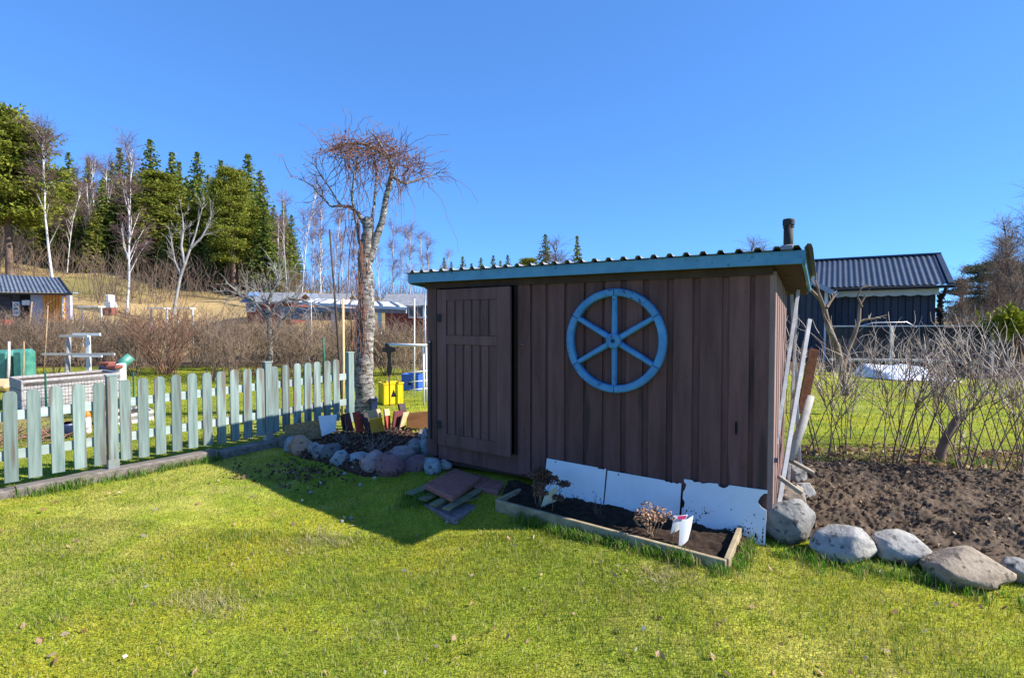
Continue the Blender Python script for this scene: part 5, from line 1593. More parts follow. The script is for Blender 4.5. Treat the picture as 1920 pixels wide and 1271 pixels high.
iv = np.array(WM[house].inverted()); o = link('climbing_plant', mesh_np('climbing_plant', V @ iv[:3, :3].T + iv[:3, 3], Q, None, np.repeat([[.05, .04, .03]], len(V), 0)), 'leaf', house); o['kind'] = 'stuff'
# scalloped awning valance
vs = []; n = 60
for i in range(n + 1):
    s_ = .3 + 3.3 * i / n
    vs += [hp(s_, .12, EZ - .13), hp(s_, .10, EZ - .33 - .045 * abs(math.sin(s_ * math.pi / .45)))]
b = MB(); b.add(vs, [(2 * i, 2 * i + 1, 2 * i + 3, 2 * i + 2) for i in range(n)]); b.add([v + HB * .01 for v in vs], [(2 * i, 2 * i + 2, 2 * i + 3, 2 * i + 1) for i in range(n)])
b.build('awning_valance', 'awning', house)
b = MB(); b.tube([hp(.3, .16, EZ - .17), hp(3.6, .16, EZ - .17)], .07, 8); b.build('awning_roller', 'awning', house)
# wing with gable towards the garden
WA0, WA1, WBf = 3.75, 7.6, -.55
wing = hwall(WA0, WA1, WBf, .5, -.2, EZ - .1, 'wing_wall')
ga = (WA0 + WA1) / 2
b = MB(); b.prism([hp(WA0, WBf, EZ - .1), hp(WA1, WBf, EZ - .1), hp(ga, WBf, EZ - .1 + (ga - WA0) * .62)], HB * .3); b.build('wing_gable', 'charcoal_wall', wing)
a = WA0 + .12
while a < WA1:
    zt_ = EZ - .1 + min(a - WA0, WA1 - a - .19) * .62
    b = MB(); b.hexa([hp(a, WBf - .035, 0), hp(a + .17, WBf - .035, 0), hp(a + .17, WBf - .003, 0), hp(a, WBf - .003, 0)], [hp(a, WBf - .035, zt_), hp(a + .17, WBf - .035, zt_), hp(a + .17, WBf - .003, zt_), hp(a, WBf - .003, zt_)])
    b.build('board', 'charcoal_wall', wing, bevel=.004); a += .205
for sg in (0, 1):
    e0 = WA0 - .35 if sg == 0 else WA1 + .35
    zz = EZ - .1 - .35 * .62; zr = EZ - .1 + (ga - WA0) * .62
    b = MB(); b.hexa([hp(e0, WBf - .32, zz), hp(ga, WBf - .32, zr), hp(ga, 1.6, zr), hp(e0, 1.6, zz)], [hp(e0, WBf - .32, zz + .06), hp(ga, WBf - .32, zr + .06), hp(ga, 1.6, zr + .06), hp(e0, 1.6, zz + .06)]); b.build('wing_roof', 'charcoal_roof', wing)
    b = MB(); b.hexa([hp(e0, WBf - .36, zz - .13), hp(ga, WBf - .36, zr - .13), hp(ga, WBf - .325, zr - .13), hp(e0, WBf - .325, zz - .13)], [hp(e0, WBf - .36, zz + .08), hp(ga, WBf - .36, zr + .08), hp(ga, WBf - .325, zr + .08), hp(e0, WBf - .325, zz + .08)]); b.build('barge_board', 'trim_grey', wing)
b = MB(); b.hexa([hp(WA0 - .02, WBf - .05, .0), hp(WA0 + .10, WBf - .05, .0), hp(WA0 + .10, WBf - .036, .0), hp(WA0 - .02, WBf - .036, .0)], [hp(WA0 - .02, WBf - .05, EZ - .1), hp(WA0 + .10, WBf - .05, EZ - .1), hp(WA0 + .10, WBf - .036, EZ - .1), hp(WA0 - .02, WBf - .036, EZ - .1)]); b.build('corner_trim', 'trim_white', wing)

# charcoal garden fence and what stands before it
fn = thing('charcoal_fence', 'charcoal vertical board fence with top rail before the charcoal house', 'fence', at(1720, 690, 17.6))
x0, x1 = at(1552, 612, 17.6).x, at(1888, 612, 17.4).x
x = x0; k = 0
while x < x1:
    y_ = 17.6 - .2 * (x - x0) / (x1 - x0); zt_ = 1.58 + .02 * math.sin(k)
    b = MB(); b.hexa([(x, y_, -.1), (x + .155, y_, -.1), (x + .155, y_ + .022, -.1), (x, y_ + .022, -.1)], [(x, y_, zt_ - .03), (x + .155, y_, zt_ - .03), (x + .155, y_ + .022, zt_ - .03), (x, y_ + .022, zt_ - .03)])
    b.build('board', 'fence_charcoal', fn, bevel=.003); x += .168; k += 1
b = MB(); b.bar((x0, 17.59, 1.585), (x1 + .1, 17.39, 1.60), .09, .035); b.build('top_rail', 'trim_grey', fn)
for xx in (x0 + .05, (x0 + x1) / 2, x1):
    b = MB(); b.box((xx, 17.66, .75), (.09, .09, 1.75)); b.build('post', 'charcoal_wall', fn)
for px, wdt in ((1672, .3), (1862, .35)):
    a = at(px, 615, 17.3); b = MB(); b.box((a.x, a.y, .78), (.11, .05, 1.62)); tag(b.build('pale_post', 'pale_wood', None, bevel=.004), 'pale grey post standing before the charcoal fence' if px == 1672 else 'pale grey post at the end of the charcoal fence', 'post')
a, c = at(1556, 674, 16.9), at(1800, 676, 16.6)
b = MB(); b.bar(a, c, .12, .07); bm_ = b.build('bed_beam', 'pale_wood', None, bevel=.004); tag(bm_, 'long pale timber edging a raised bed before the charcoal fence', 'timber beam')
a, c = at(1600, 686, 16.6), at(1720, 690, 16.2)
vs = []; n = 24; rg = np.random.default_rng(81)
for j in range(7):
    for i in range(n + 1):
        u_ = i / n; p = a * (1 - u_) + c * u_; yy = p.y - j * .16
        vs.append((p.x + .1 * j, yy, float(gz(p.x, yy)) + .40 * (1 - (j / 6) ** 1.5) * (.75 + .4 * vnoise(u_ * 7, j * .5, 1, 3)) * math.sin(min(1, u_ * 8, (1 - u_) * 8) * 1.57) + .03))
b = MB(); b.add(vs, [(j * (n + 1) + i, j * (n + 1) + i + 1, (j + 1) * (n + 1) + i + 1, (j + 1) * (n + 1) + i) for j in range(6) for i in range(n)])
tag(b.build('snow_patch', 'snow_sheet', None, True), 'heap of old white snow lying before the charcoal fence', 'snow')
b = MB(); pp3 = [at(1600, 614, 17.9), at(1640, 605, 17.9), at(1700, 604, 17.9), at(1718, 614, 17.9)]; b.tube(pp3, .02, 6); tag(b.build('bent_pipe', 'steel', None, True), 'thin bent metal hoop above the charcoal fence', 'hoop')

# ------------------------------------------------------------------ dark cabin on the left
CY = 32.0
cab = thing('dark_cabin', 'dark cabin with grey tiled roof and orange boarded corner below the wood', 'cabin', at(60, 640, CY))
def cb(px0, px1, py0, py1, Y0, Y1, m, name, par=None):
    a = at(px0, py1, Y0); c = at(px1, py0, Y0)
    b = MB(); b.box(((a.x + c.x) / 2, (Y0 + Y1) / 2, (a.z + c.z) / 2), (abs(c.x - a.x), abs(Y1 - Y0), abs(c.z - a.z)))
    return b.build(name, m, par or cab)
b = MB(); q_ = [at(-70, 660, CY + .3), at(128, 660, CY + .3), at(124, 655, CY + 3.6), at(-70, 655, CY + 3.6)]
zt_ = at(128, 551, CY + .3).z; b.hexa(q_, [Vector((p.x, p.y, zt_)) for p in q_]); cw = b.build('wall', 'cabin_wall', cab)
for k in range(9):
    cb(-70, 20, 556 + k * 8, 563 + k * 8, CY + .24, CY + .297, 'cabin_wall', 'plank', cw)
cb(40, 59.5, 553, 660, CY + .22, CY + .28, 'dark_hole', 'doorway', cw)
cb(41, 55, 563, 572, CY + .15, CY + .2, 'trim_white', 'white_sign', cw)
cb(60, 80, 552, 660, CY + .2, CY + .27, 'lilac_wall', 'panel', cw)
for k in range(6):
    cb(81 + k * 5.9, 86.4 + k * 5.9, 552, 592 + 12, CY - .1, CY + .2, 'orange_wood', 'board', cw)
cb(121, 131, 553, 600, CY + .1, CY + .28, 'lilac_wall', 'panel', cw)
zz = MB(); zl = []
for k in range(9):
    zl.append(at(117.0 if k % 2 else 121.5, 556 + k * 5, CY - .12))
poly = [at(116, 556, CY - .12)] + zl + [at(116, 598, CY - .12)]
zz.prism(poly, (0, .02, 0)); zz.build('zigzag_trim', 'trim_white', cw)
wn_ = cb(24, 35, 566, 592, CY + .12, CY + .235, 'trim_white', 'window', cw)
for k in range(3): cb(26, 33, 569 + k * 7.5, 574 + k * 7.5, CY + .10, CY + .118, 'glass', 'pane', wn_)
vs = []; nu, nv = 150, 42
eL, eR, rL, rR = at(-80, 548, CY - .25), at(131, 551, CY - .25), at(-80, 513, CY + 2.2), at(110, 522, CY + 2.2)
for j in range(nv + 1):
    for i in range(nu + 1):
        u_, v_ = i / nu, j / nv
        p = (eL * (1 - u_) + eR * u_) * (1 - v_) + (rL * (1 - u_) + rR * u_) * v_
        vs.append(p + Vector((0, -.3, .9)).normalized() * (.035 * math.sin(u_ * 6.283 * 25) + .05 * (1 - (v_ * 9) % 1)))
b = MB(); b.add(vs, [(j * (nu + 1) + i, j * (nu + 1) + i + 1, (j + 1) * (nu + 1) + i + 1, (j + 1) * (nu + 1) + i) for j in range(nv) for i in range(nu)])
rc = b.build('roof', 'tile_roof', cab)
b = MB(); b.hexa([rL, rR, at(110, 540, CY + 4.4), at(-80, 540, CY + 4.4)], [p + Vector((0, 0, .06)) for p in (rL, rR, at(110, 540, CY + 4.4), at(-80, 540, CY + 4.4))]); b.build('back_roof', 'tile_roof', rc)
b = MB(); b.bar(eR + Vector((.03, 0, .02)), rR + Vector((.03, 0, .02)), .06, .14); b.build('verge_board', 'black_metal', rc)
b = MB(); b.bar(eL + Vector((0, -.03, -.03)), eR + Vector((.15, -.03, -.03)), .07, .1); b.build('gutter', 'black_metal', rc)
b = MB(); b.box(at(134, 549, CY + .3), (.5, .4, .06)); b.build('side_eave', 'trim_grey', rc)
b = MB(); b.box(at(-2, 606, 25), (1.1, .5, .32)); tag(b.build('red_tarpaulin', 'red_cloth', None, bevel=.06), 'red tarpaulin bundle showing above the hedge before the cabin', 'tarpaulin')

# ------------------------------------------------------------------ huts and carport behind the hedge
cpt = thing('carport', 'low white roofed carport with white posts behind the hedge', 'carport', at(640, 640, 21))
def pbox(par, name, m, p0, p1, p2, p3, th):
    b = MB(); b.hexa([Vector(p) - Vector((0, 0, th)) for p in (p0, p1, p2, p3)], [p0, p1, p2, p3]); return b.build(name, m, par)
rfc = pbox(cpt, 'roof', 'trim_white', at(556, 566, 20.5), at(764, 576, 19), at(745, 567, 23), at(585, 559, 24.5), .10)
for i in range(7):
    u_ = (i + .5) / 7; a = at(556, 564.5, 20.5) * (1 - u_) + at(764, 574.5, 19) * u_; c = at(585, 557.8, 24.5) * (1 - u_) + at(745, 565.8, 23) * u_
    b = MB(); b.bar(a, c, .06, .05); b.build('roof_rib', 'grey_sheet', rfc)
b = MB(); b.bar(at(535, 578, 20.6), at(762, 584, 19.2), .08, .14); b.build('beam', 'grey_wood', cpt)
for px, Y in ((576, 20.5), (625, 20.2), (671, 20), (712, 19.6)):
    a = at(px, 588, Y); b = MB(); b.box((a.x, a.y, a.z / 2 + .1), (.13, .13, a.z - .1)); b.build('post', 'trim_white', cpt, bevel=.006)
b = MB(); b.hexa([at(520, 600, 23), at(700, 600, 22.5), at(700, 600, 22.7), at(520, 600, 23.2)], [at(520, 574, 23), at(700, 580, 22.5), at(700, 580, 22.7), at(520, 574, 23.2)]); b.build('back_wall', 'grey_roof', cpt)
def hut(px0, px1, pe, pr, Y, m, label, roofm, depth=4, ov=.35):
    """small gabled hut: ridge runs along the picture"""
    t = thing('garden_hut', label, 'hut', at((px0 + px1) / 2, 600, Y))
    a, c = at(px0, pe, Y), at(px1, pe, Y); zr = at(px0, pr, Y).z; g_ = float(gz((a.x + c.x) / 2, Y)) - .5
    b = MB(); b.hexa([(a.x, Y, g_), (c.x, Y, g_), (c.x, Y + depth, g_), (a.x, Y + depth, g_)], [(a.x, Y, a.z), (c.x, Y, a.z), (c.x, Y + depth, a.z), (a.x, Y + depth, a.z)])
    w_ = b.build('wall', m, t)
    for xx in (a.x, c.x):
        b = MB(); b.prism([(xx, Y, a.z), (xx, Y + depth, a.z), (xx, Y + depth / 2, zr)], (.05 if xx == a.x else -.05, 0, 0)); b.build('gable', m, w_)
    for sgn in (0, 1):
        y0 = Y - ov if sgn == 0 else Y + depth + ov
        b = MB(); b.hexa([(a.x - ov, y0, a.z - .1), (c.x + ov, y0, a.z - .1), (c.x + ov, Y + depth / 2, zr), (a.x - ov, Y + depth / 2, zr)], [(a.x - ov, y0, a.z), (c.x + ov, y0, a.z), (c.x + ov, Y + depth / 2, zr + .1), (a.x - ov, Y + depth / 2, zr + .1)]); b.build('roof', roofm, t)
    return t, w_
t1, w_ = hut(462, 545, 566, 548, 40, 'falu_red', 'small red hut with grey roof beyond the hedge near the apple tree', 'grey_roof')
b = MB(); p = at(470, 576, 39.9); b.box(p, (.7, .06, .7)); f_ = b.build('window', 'trim_white', w_); b = MB(); b.box(p + Vector((0, -.05, 0)), (.55, .03, .55)); b.build('pane', 'glass', f_)
b = MB(); b.hexa([at(465, 556, 39.2), at(485, 556, 39.2), at(484, 549, 41), at(467, 549, 41)], [p + Vector((0, 0, .03)) for p in (at(465, 555, 39.2), at(485, 555, 39.2), at(484, 548, 41), at(467, 548, 41))]); tag(b.build('blue_tarpaulin', 'blue_tarp', None), 'blue tarpaulin lying on the red hut roof', 'tarpaulin')
t2, w_ = hut(722, 830, 573, 551, 34, 'falu_red', 'red hut with long grey roof and white porch beyond the shed', 'grey_roof')
for k in range(3):
    b = MB(); p = at(772 + k * 16, 583, 33.9); b.box(p, (.42, .06, .9)); f_ = b.build('window', 'trim_white', w_); b = MB(); b.box(p + Vector((0, -.05, 0)), (.3, .03, .7)); b.build('pane', 'glass', f_)
b = MB(); a = at(792, 563, 32.5); b.prism([at(788, 572, 32.5), at(815, 572, 32.5), at(806, 556, 32.5)], (0, 1.2, 0)); b.build('porch_gable', 'trim_white', t2)
for px in (796, 812):
    a = at(px, 572, 32.6); b = MB(); b.box((a.x, a.y, a.z / 2 + .4), (.12, .12, a.z - .8)); b.build('porch_post', 'trim_white', t2)
t3, w_ = hut(590, 640, 566, 550, 44, 'grey_wood', 'grey hut with skylight roof behind the carport', 'grey_roof')
b = MB(); b.hexa([at(572, 560, 43.2), at(598, 560, 43.2), at(596, 551, 45), at(575, 551, 45)], [p + Vector((0, 0, .05)) for p in (at(572, 560, 43.2), at(598, 560, 43.2), at(596, 551, 45), at(575, 551, 45))]); b.build('skylight', 'trim_grey', t3)

# grill and white frames on the slope
gr_ = thing('brick_grill', 'garden grill with pale chimney and orange brick base by the slender birch', 'grill', at(207, 592, 30))
gp = lambda px, py: at(px, py, 30)
for nm, m, x0, x1, y0, y1 in (('base', 'terracotta', 198, 216, 578, 592), ('hood', 'pale_wood', 201, 214, 566, 577.6), ('chimney', 'pale_wood', 203, 210, 553, 565.6)):
    a, c = gp(x0, y1), gp(x1, y0); b = MB(); b.box((a + c) / 2, (c.x - a.x, .5, c.z - a.z)); b.build(nm, m, gr_, bevel=.03)
def table(px0, px1, py, pb, Y, label, name='white_table', cat_='table'):
    t = thing(name, label, cat_, at((px0 + px1) / 2, pb, Y))
    a, c = at(px0, py, Y), at(px1, py, Y); zb_ = float(gz((a.x + c.x) / 2, Y))
    b = MB(); b.bar(a, c, .5, .05); b.build('top', 'trim_white', t)
    for f in (.04, .96):
        p = a * (1 - f) + c * f; b = MB(); b.box((p.x, p.y, (p.z + zb_) / 2 - .03), (.06, .06, p.z - zb_ - .02)); b.build('leg', 'trim_white', t)
table(152, 191, 575, 590, 28, 'long white table on the slope below the tall birch')
table(282, 314, 578, 590, 24, 'white frame table beyond the hedge at the leaning tree')
table(332, 362, 578, 588, 27, 'white bench on the grass slope behind the leaning tree', 'white_bench', 'bench')

# ------------------------------------------------------------------ kitchen garden behind the picket fence
rb_ = thing('raised_bed', 'raised bed box of weathered grey planks behind the picket fence', 'raised bed', at(120, 760, 10.8))
A0, A1 = at(44, 713, 9.6), at(226, 698, 11.2); zt_ = A0.z; A1.z = zt_
bk = Vector((-.78, .62, 0)) * 1.1
def rplank(p, q, z0, z1, th=.035):
    d = (q - p).normalized(); nn = Vector((d.y, -d.x, 0)) * th
    b = MB(); b.hexa([Vector((p.x, p.y, z0)), Vector((q.x, q.y, z0)), Vector((q.x, q.y, z0)) - nn, Vector((p.x, p.y, z0)) - nn], [Vector((p.x, p.y, z1)), Vector((q.x, q.y, z1)), Vector((q.x, q.y, z1)) - nn, Vector((p.x, p.y, z1)) - nn])
    b.build('plank', 'grey_wood', rb_, bevel=.006)
g_ = float(gz(A0.x, A0.y))
hh = (zt_ - g_) / 3
for k in range(3):
    for p, q in ((A0, A1), (A0 + bk, A1 + bk), (A0, A0 + bk), (A1, A1 + bk)):
        rplank(p, q, g_ + hh * k + .004, g_ + hh * (k + 1) - .004)
b = MB(); b.hexa([A0 + Vector((0, 0, -.12)), A1 + Vector((0, 0, -.12)), A1 + bk + Vector((0, 0, -.12)), A0 + bk + Vector((0, 0, -.12))], [A0 + Vector((0, 0, -.05)), A1 + Vector((0, 0, -.05)), A1 + bk + Vector((0, 0, -.05)), A0 + bk + Vector((0, 0, -.05))]); b.build('earth', 'soil', rb_)
# wire netting along the box
nt_ = thing('wire_netting', 'dark wire netting standing before the grey raised bed', 'netting', at(150, 760, 9.4))
n0, n1 = at(50, 722, 9.3), at(250, 706, 10.4)
pol = []
for k in range(34):
    p = n0 * (1 - k / 33) + n1 * (k / 33); pol.append((np.array([[p.x, p.y, p.z], [p.x, p.y, p.z - .5]]), np.array([.0028, .0028])))
for k in range(9):
    z = -.5 * k / 8; pol.append((np.array([n0, n1]) + [0, 0, z], np.array([.0028, .0028])))
o = polys_obj(pol, 'wires', 'black_metal', nt_, 3); o['kind'] = 'stuff'
for px, Y in ((85, 9.25), (250, 10.45)):
    a = at(px, 700, Y); b = MB(); b.tube([(a.x, a.y, a.z + .03), (a.x, a.y, float(gz(a.x, a.y)))], .016, 7); b.build('stake', 'green_stake', nt_)
def simple(name, label, cat_, m, px0, px1, py0, py1, Y, d, bev=.02, g=True):
    a, c = at(px0, py1, Y), at(px1, py0, Y)
    if g: a.z = min(a.z, float(gz((a.x + c.x) / 2, Y)) + .0)
    b = MB(); b.box(((a.x + c.x) / 2, Y + d / 2, (a.z + c.z) / 2), (c.x - a.x, d, c.z - a.z))
    return tag(b.build(name, m, None, bevel=bev), label, cat_)
# T shaped drying stand and posts
ts = thing('white_stand', 'white wooden T shaped stand with two cross bars before the hedge', 'stand', onground(165, 708))
Yt = 13.2; a = at(165, 628, Yt)
b = MB(); b.box((a.x, Yt, (a.z + .1) / 2), (.085, .06, a.z - .1)); b.build('upright', 'trim_white', ts)
for px0, px1, py in ((137, 188, 627), (137, 191, 667)):
    p0, p1 = at(px0, py, Yt - .06), at(px1, py, Yt - .06); b = MB(); b.bar(p0, p1, .05, .065); b.build('cross_bar', 'trim_white', ts)
ts = thing('grey_stand', 'weathered grey post with pale bars beside the white stand', 'stand', onground(128, 712))
Yt = 12.6; a = at(129, 628, Yt); b = MB(); b.tube([(a.x - .08, Yt, .1), a], [.06, .05], 8); b.build('upright', 'grey_wood', ts)
for px0, px1, py in ((112, 165, 630), (80, 215, 664)):
    b = MB(); b.bar(at(px0, py, Yt - .07), at(px1, py, Yt - .07), .04, .05); b.build('cross_bar', 'pale_wood', ts)
simple('plant_box', 'dark blue plastic box with terracotta lid beyond the raised bed', 'box', 'navy_plastic', 184, 212, 687, 705, 12.6, .4)
simple('clay_trough', 'terracotta trough lying on the dark blue box', 'trough', 'terracotta', 184, 204, 679, 686, 12.7, .3, .02, False)
simple('clay_tile', 'terracotta tile in front of the dark blue box', 'tile', 'terracotta', 197, 217, 685, 692, 12.2, .25, .02, False)
simple('white_bucket', 'white square bucket beside the dark blue box', 'bucket', 'trim_white', 216, 226, 682, 697, 12.4, .2)
nb_ = MB(); a = at(222, 700, 12.9); c = at(246, 668, 13.1)
nb_.tube([a, a * .5 + c * .5 + Vector((-.05, 0, .04)), c], [.10, .12, .11], 14); tag(nb_.build('net_roll', 'green_plastic', None, True), 'roll of bright green netting leaning beside the white bucket', 'net roll')
simple('compost_bag', 'green plastic wrapped compost heap with a stake at the hedge foot', 'compost', 'green_plastic', -30, 15, 657, 702, 12.9, .5, .08)
simple('compost_bag', 'green plastic sack standing beside the wrapped compost heap', 'compost', 'green_plastic', 20, 44, 655, 700, 12.8, .4, .08)
pole((17, 640), (14, 712), 12.6, .03, 'pale_wood', 'wooden stake between the green compost bags')
pole((45, 640), (42, 708), 12.4, .018, 'dry_stalk', 'thin cane at the edge of the green compost bags')
pole((60, 566), (52, 625), 15.5, .022, 'dry_stalk', 'thick pale cane rising from the hedge before the cabin door')
pole((90, 573), (80, 690), 14.0, .016, 'dry_stalk', 'long thin cane before the orange cabin corner')
# low pale box nearer the fence, with earth and a bottle and pot beside it
lb = thing('low_planter', 'low pale wooden planter box behind the second fence bay', 'planter', at(245, 790, 7.6))
L0, L1 = at(205, 783, 8.0), at(288, 764, 8.7); L1.z = L0.z; kb = Vector((-.7, .75, 0)) * .7
g_ = float(gz(L0.x, L0.y)) - .03
for p, q in ((L0, L1), (L0 + kb, L1 + kb), (L0, L0 + kb), (L1, L1 + kb)):
    d = (q - p).normalized(); nn = Vector((d.y, -d.x, 0)) * .03
    b = MB(); b.hexa([Vector((p.x, p.y, g_)), Vector((q.x, q.y, g_)), Vector((q.x, q.y, g_)) - nn, Vector((p.x, p.y, g_)) - nn], [p, q, q - nn, p - nn]); b.build('plank', 'pale_wood', lb, bevel=.004)
b = MB(); b.hexa([p - Vector((0, 0, .1)) for p in (L0, L1, L1 + kb, L0 + kb)], [p - Vector((0, 0, .04)) for p in (L0, L1, L1 + kb, L0 + kb)]); b.build('earth', 'soil', lb)
bt_ = thing('spray_bottle', 'white bottle with orange cap standing behind the picket fence', 'bottle', onground(164, 812))
p = Vector(bt_.location); p = at(164, 806, 7.6); z0 = float(gz(p.x, p.y))
bt_.location = (p.x, p.y, z0); WM[bt_] = Matrix.Translation((p.x, p.y, z0))
b = MB(); b.tube([(p.x, p.y, z0), (p.x, p.y, z0 + .02), (p.x, p.y, z0 + .21), (p.x, p.y, z0 + .235)], [.042, .045, .045, .035], 14); b.build('body', 'bottle_white', bt_, True)
b = MB(); b.tube([(p.x, p.y, z0 + .236), (p.x, p.y, z0 + .25), (p.x, p.y, z0 + .29), (p.x, p.y, z0 + .31)], [.044, .044, .036, .02], 12); b.build('cap', 'orange_plastic', bt_, True)
b = MB()
for k in range(4): b.box((p.x - .02 + .012 * k, p.y - .046, z0 + .12), (.005, .003, .12))
o = b.build('print', 'trim_grey', bt_); o['kind'] = 'stuff'
p = at(125, 812, 7.3); z0 = float(gz(p.x, p.y))
b = MB(); b.tube([(p.x, p.y, z0), (p.x, p.y, z0 + .16), (p.x, p.y, z0 + .2), (p.x, p.y, z0 + .2), (p.x, p.y, z0 + .1)], [.10, .13, .14, .12, .10], 16); tag(b.build('black_pot', 'navy_plastic', None, True), 'black plastic flower pot behind the picket fence', 'pot')
rg = np.random.default_rng(90)
bp = at(62, 800, 7.2); st = [grow(np.array(G(bp.x + rg.normal(0, .35), bp.y + rg.normal(0, .2), .02 + abs(rg.normal(0, .05)))), [rg.normal(0, 1), rg.normal(0, 1), rg.normal(.1, .2)], rg.uniform(.2, .6), .007, 4, .2, 0, rg) for _ in range(90)]
o = polys_obj(st, 'twig_pile', 'red_twig', None, 4); tag(o, 'pile of cut brown twigs behind the first fence bay', 'twig pile')
a = at(0, 712, 12.0); b = MB(); b.box((a.x - .1, 12.0, float(gz(a.x, 12)) + .12), (1.3, .8, .22)); tag(b.build('pale_mound', 'bare_wood', None, bevel=.09), 'pale straw covered mound beside the raised bed', 'mound')
wv_ = MB(); pts = [at(505 + k * 12, 714 + 8 * math.sin(k / 10 * 3.1), 7.0 + k * .06) for k in range(11)]; wv_.tube(pts, .003, 4); tag(wv_.build('wire', 'black_metal', None), 'thin dark wire sagging along the fence pickets', 'wire')
wv_ = MB(); pts = [at(688 + math.cos(k * .7) * 7 - 34, 705 + math.sin(k * .7) * 9, TY - .45 + k * .01) for k in range(20)]; wv_.tube(pts, .006, 5); tag(wv_.build('garden_hose', 'terracotta', None), 'coiled rusty wire hanging at the fence end beside the trunk', 'wire coil')

# ------------------------------------------------------------------ grass
def inside(poly, x, y):
    r_ = np.zeros(len(x), bool); n = len(poly)
    for i in range(n):
        x1_, y1_ = poly[i]; x2_, y2_ = poly[(i + 1) % n]
        c_ = ((y1_ > y) != (y2_ > y)) & (x < (x2_ - x1_) * (y - y1_) / (y2_ - y1_ + 1e-12) + x1_)
        r_ ^= c_
    return r_
shed_poly = [tuple(wf(-.05, 0, .05)[:2]), tuple(wf(LW + .02, 0, .05)[:2]), tuple(wf(LW + .02, 0, -DP)[:2]), tuple(wf(-.05, 0, -DP)[:2])]
pl_poly = [tuple(p[:2]) for p in (K0, K1, WR, WL)]
bed_poly = [tuple(p[:2]) for p in rw]
soil_poly = [tuple(p[:2]) for p in (S0, S1, S2, S3)]
def free(x, y):
    m_ = ~(inside(shed_poly, x, y) | inside(pl_poly, x, y) | inside(bed_poly, x, y) | inside(soil_poly, x, y))
    return m_
def blades(n, y0, y1, h0, h1, w, seed, colf=None, pts=None, lean=.5, name='lawn_grass', label='short mossy lawn grass'):
    rg = np.random.default_rng(seed)
    if pts is None:
        y = np.sqrt(rg.uniform(y0 ** 2, y1 ** 2, n)); x = rg.uniform(-1.04, 1.04, n) * (y + .3)
        k = free(x, y); x, y = x[k], y[k]
    else:
        x, y = pts
    n = len(x)
    z = gz(x, y) + (vnoise(x, y, 2.3, 3) - .5) * .035 - .004
    patchy = vnoise(x, y, 1.4, 21) * .6 + vnoise(x, y, 5, 22) * .4
    h = (h0 + (h1 - h0) * rg.random(n) ** 1.5) * (.55 + .9 * patchy)
    a = rg.uniform(0, 6.283, n); l = rg.uniform(0, lean, n) + .12
    dx, dy = np.cos(a) * l, np.sin(a) * l
    wv = w * rg.uniform(.6, 1.3, n); px_, py_ = -np.sin(a) * wv, np.cos(a) * wv
    B = np.stack([x, y, z], 1)
    o1 = np.stack([px_, py_, np.zeros(n)], 1)
    mid = B + np.stack([dx * h * .45, dy * h * .45, h * .6], 1)
    tip = B + np.stack([dx * h * 1.25, dy * h * 1.25, h * (1 - .3 * l)], 1)
    V = np.stack([B - o1, B + o1, mid + o1 * .8, mid - o1 * .8, tip], 1).reshape(-1, 3)
    i0 = np.arange(n) * 5
    Q = np.stack([i0, i0 + 1, i0 + 2, i0 + 3], 1); T = np.stack([i0 + 3, i0 + 2, i0 + 4], 1)
    c = lawn_colour(x, y) * rg.uniform(.75, 1.35, (n, 1))
    r_ = rg.random(n)
    straw = r_ < .13; c[straw] = np.array([.46, .40, .20]) * rg.uniform(.7, 1.2, (straw.sum(), 1))
    gre = r_ > .80; c[gre] = np.array([.09, .19, .02]) * rg.uniform(.7, 1.3, (gre.sum(), 1))
    if colf is not None: c = colf(x, y, c, rg)
    o = link(name, mesh_np(name, V, Q, T, np.repeat(c, 5, 0)), 'blade')
    return tag(o, label, kind='stuff')
blades(170000, 1.9, 4.4, .016, .046, .0017, 1)
blades(150000, 4.2, 7.2, .012, .032, .0022, 2, name='middle_grass', label='short lawn grass around the shed and fence')
blades(90000, 7.0, 15.5, .02, .06, .005, 3, name='far_grass', label='grass of the gardens behind the shed and fence')
# longer fresh tufts along planter, boulders, sleeper
rg = np.random.default_rng(91)
tx, ty = [], []
def tuft(cx, cy, n, s):
    tx.append(rg.normal(cx, s, n)); ty.append(rg.normal(cy, s, n))
for _ in range(80):
    u_ = rg.uniform(.12, 1.0); p = K0 * (1 - u_) + K1 * u_ - VB * rg.uniform(.03, .10); tuft(p.x, p.y, 26, .03)
for _ in range(30):
    p = K1 + (K2 - K1) * rg.uniform(0, 1) + U * rg.uniform(.04, .1); tuft(p.x, p.y, 20, .03)
for x, y in ((2.05, 3.92), (2.3, 3.72), (2.5, 3.66), (2.7, 3.62), (2.9, 3.6), (3.0, 3.45), (3.3, 3.33), (2.2, 3.85), (2.85, 3.55), (-.9, 5.0), (-.95, 5.1), (-.8, 5.05), (-1.0, 4.95)):
    for _ in range(5): tuft(x + rg.normal(0, .05), y + rg.normal(0, .04), 26, .035)
for _ in range(60):
    t = rg.uniform(t_px(20), t_px(400)); p = fp(t, 0, .14 + abs(rg.normal(0, .03))); tuft(p.x, p.y, 18, .03)
for _ in range(70):
    px = rg.uniform(1500, 1920); p = at(px, 870 + rg.normal(0, 10), 5.75); tuft(p.x, p.y, 14, .05)
for _ in range(26):
    px = rg.uniform(1560, 1920); p = at(px, rg.uniform(890, 1010), 4.6); tuft(p.x, p.y, 9, .02)
X_, Y_ = np.concatenate(tx), np.concatenate(ty)
k = ~(inside(pl_poly, X_, Y_) | inside(shed_poly, X_, Y_)); X_, Y_ = X_[k], Y_[k]
def tcol(x, y, c, rg):
    n = len(x); g_ = np.array([.10, .22, .018]) * rg.uniform(.7, 1.35, (n, 1)); d = rg.random(n) < .2
    g_[d] = np.array([.36, .30, .13]); return g_
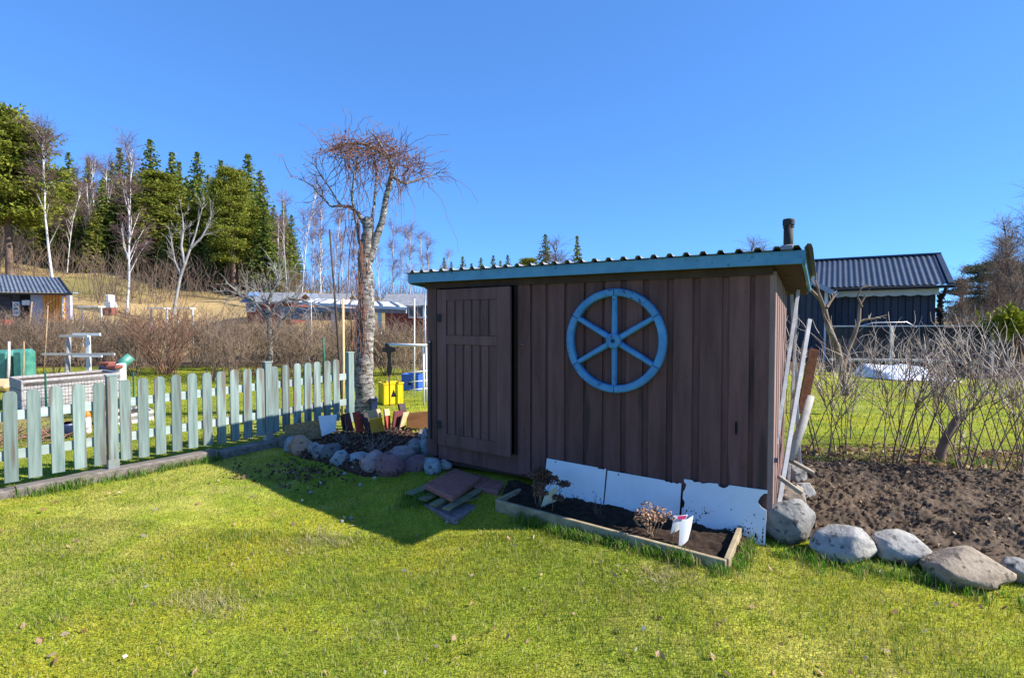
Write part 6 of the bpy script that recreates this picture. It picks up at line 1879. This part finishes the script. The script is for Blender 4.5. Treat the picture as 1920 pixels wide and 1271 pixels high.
blades(0, 0, 0, .05, .12, .0028, 4, tcol, (X_, Y_), .5, 'grass_tufts', 'longer fresh grass tufts along the planter, boulders and sleeper')
# dry straw clumps on the lawn
tx, ty = [], []
for px, py, n in ((380, 1130, 260), (420, 1145, 200), (600, 1010, 200), (560, 1030, 120), (640, 1020, 120), (700, 1180, 60), (1220, 1080, 120), (1255, 1085, 100), (250, 1085, 80), (345, 1120, 100)):
    p = onground(px, py); tuft(p.x, p.y, n, .09)
X_, Y_ = np.concatenate(tx), np.concatenate(ty)
blades(0, 0, 0, .03, .06, .002, 5, lambda x, y, c, rg: np.array([.50, .43, .22]) * rg.uniform(.7, 1.2, (len(x), 1)), (X_, Y_), 1.6, 'straw_grass', 'pale dry straw lying in clumps on the lawn')
# fallen leaves and petals
rg = np.random.default_rng(92)
P = []
for _ in range(210):
    px, py = rg.uniform(0, 1920), 905 + 366 * rg.random() ** 1.2
    p = onground(float(px), float(py)); P.append((p.x, p.y, p.z + .022))
P = np.array(P); k = free(P[:, 0], P[:, 1]); P = P[k]
V, Q = cards(P, .024, rg, .35, 1.7)
cc = np.array([[.42, .27, .17], [.50, .38, .26], [.25, .13, .08], [.62, .58, .52]])[rg.choice(4, len(P), p=[.4, .3, .2, .1])]
o = link('fallen_leaves', mesh_np('fallen_leaves', V, Q, None, np.repeat(cc, 4, 0)), 'leaf'); tag(o, 'dry fallen leaves scattered over the lawn', kind='stuff')
P = []
for _ in range(1500):
    px = rg.uniform(1480, 1990); Y = 5.9 + rg.normal(0, .3); x = (px - 960) / FPX * Y; P.append((x, Y, float(gz(x, Y)) + .03 + .02 * rg.random()))
P = np.array(P); V, Q = cards(P, .04, rg, .6, 1.4)
cc = np.array([[.30, .19, .11], [.42, .30, .19], [.17, .09, .055]])[rg.choice(3, len(P))]
o = link('dry_leaves', mesh_np('dry_leaves', V, Q, None, np.repeat(cc, 4, 0)), 'leaf'); tag(o, 'dry leaves heaped at the foot of the bare shrubs', kind='stuff')
# small white pebbles in the shade
for i, (px, py) in enumerate(((581, 924), (675, 910), (657, 973), (640, 979), (846, 978), (854, 982), (838, 980), (645, 890), (702, 897))):
    p = onground(px, py); rock(px - 4, px + 4, py - 4, py + 1, 'pale', 'small white pebble lying on the shaded lawn', 'white pebbles on the shaded lawn', 500 + i, 1, sink=.3)
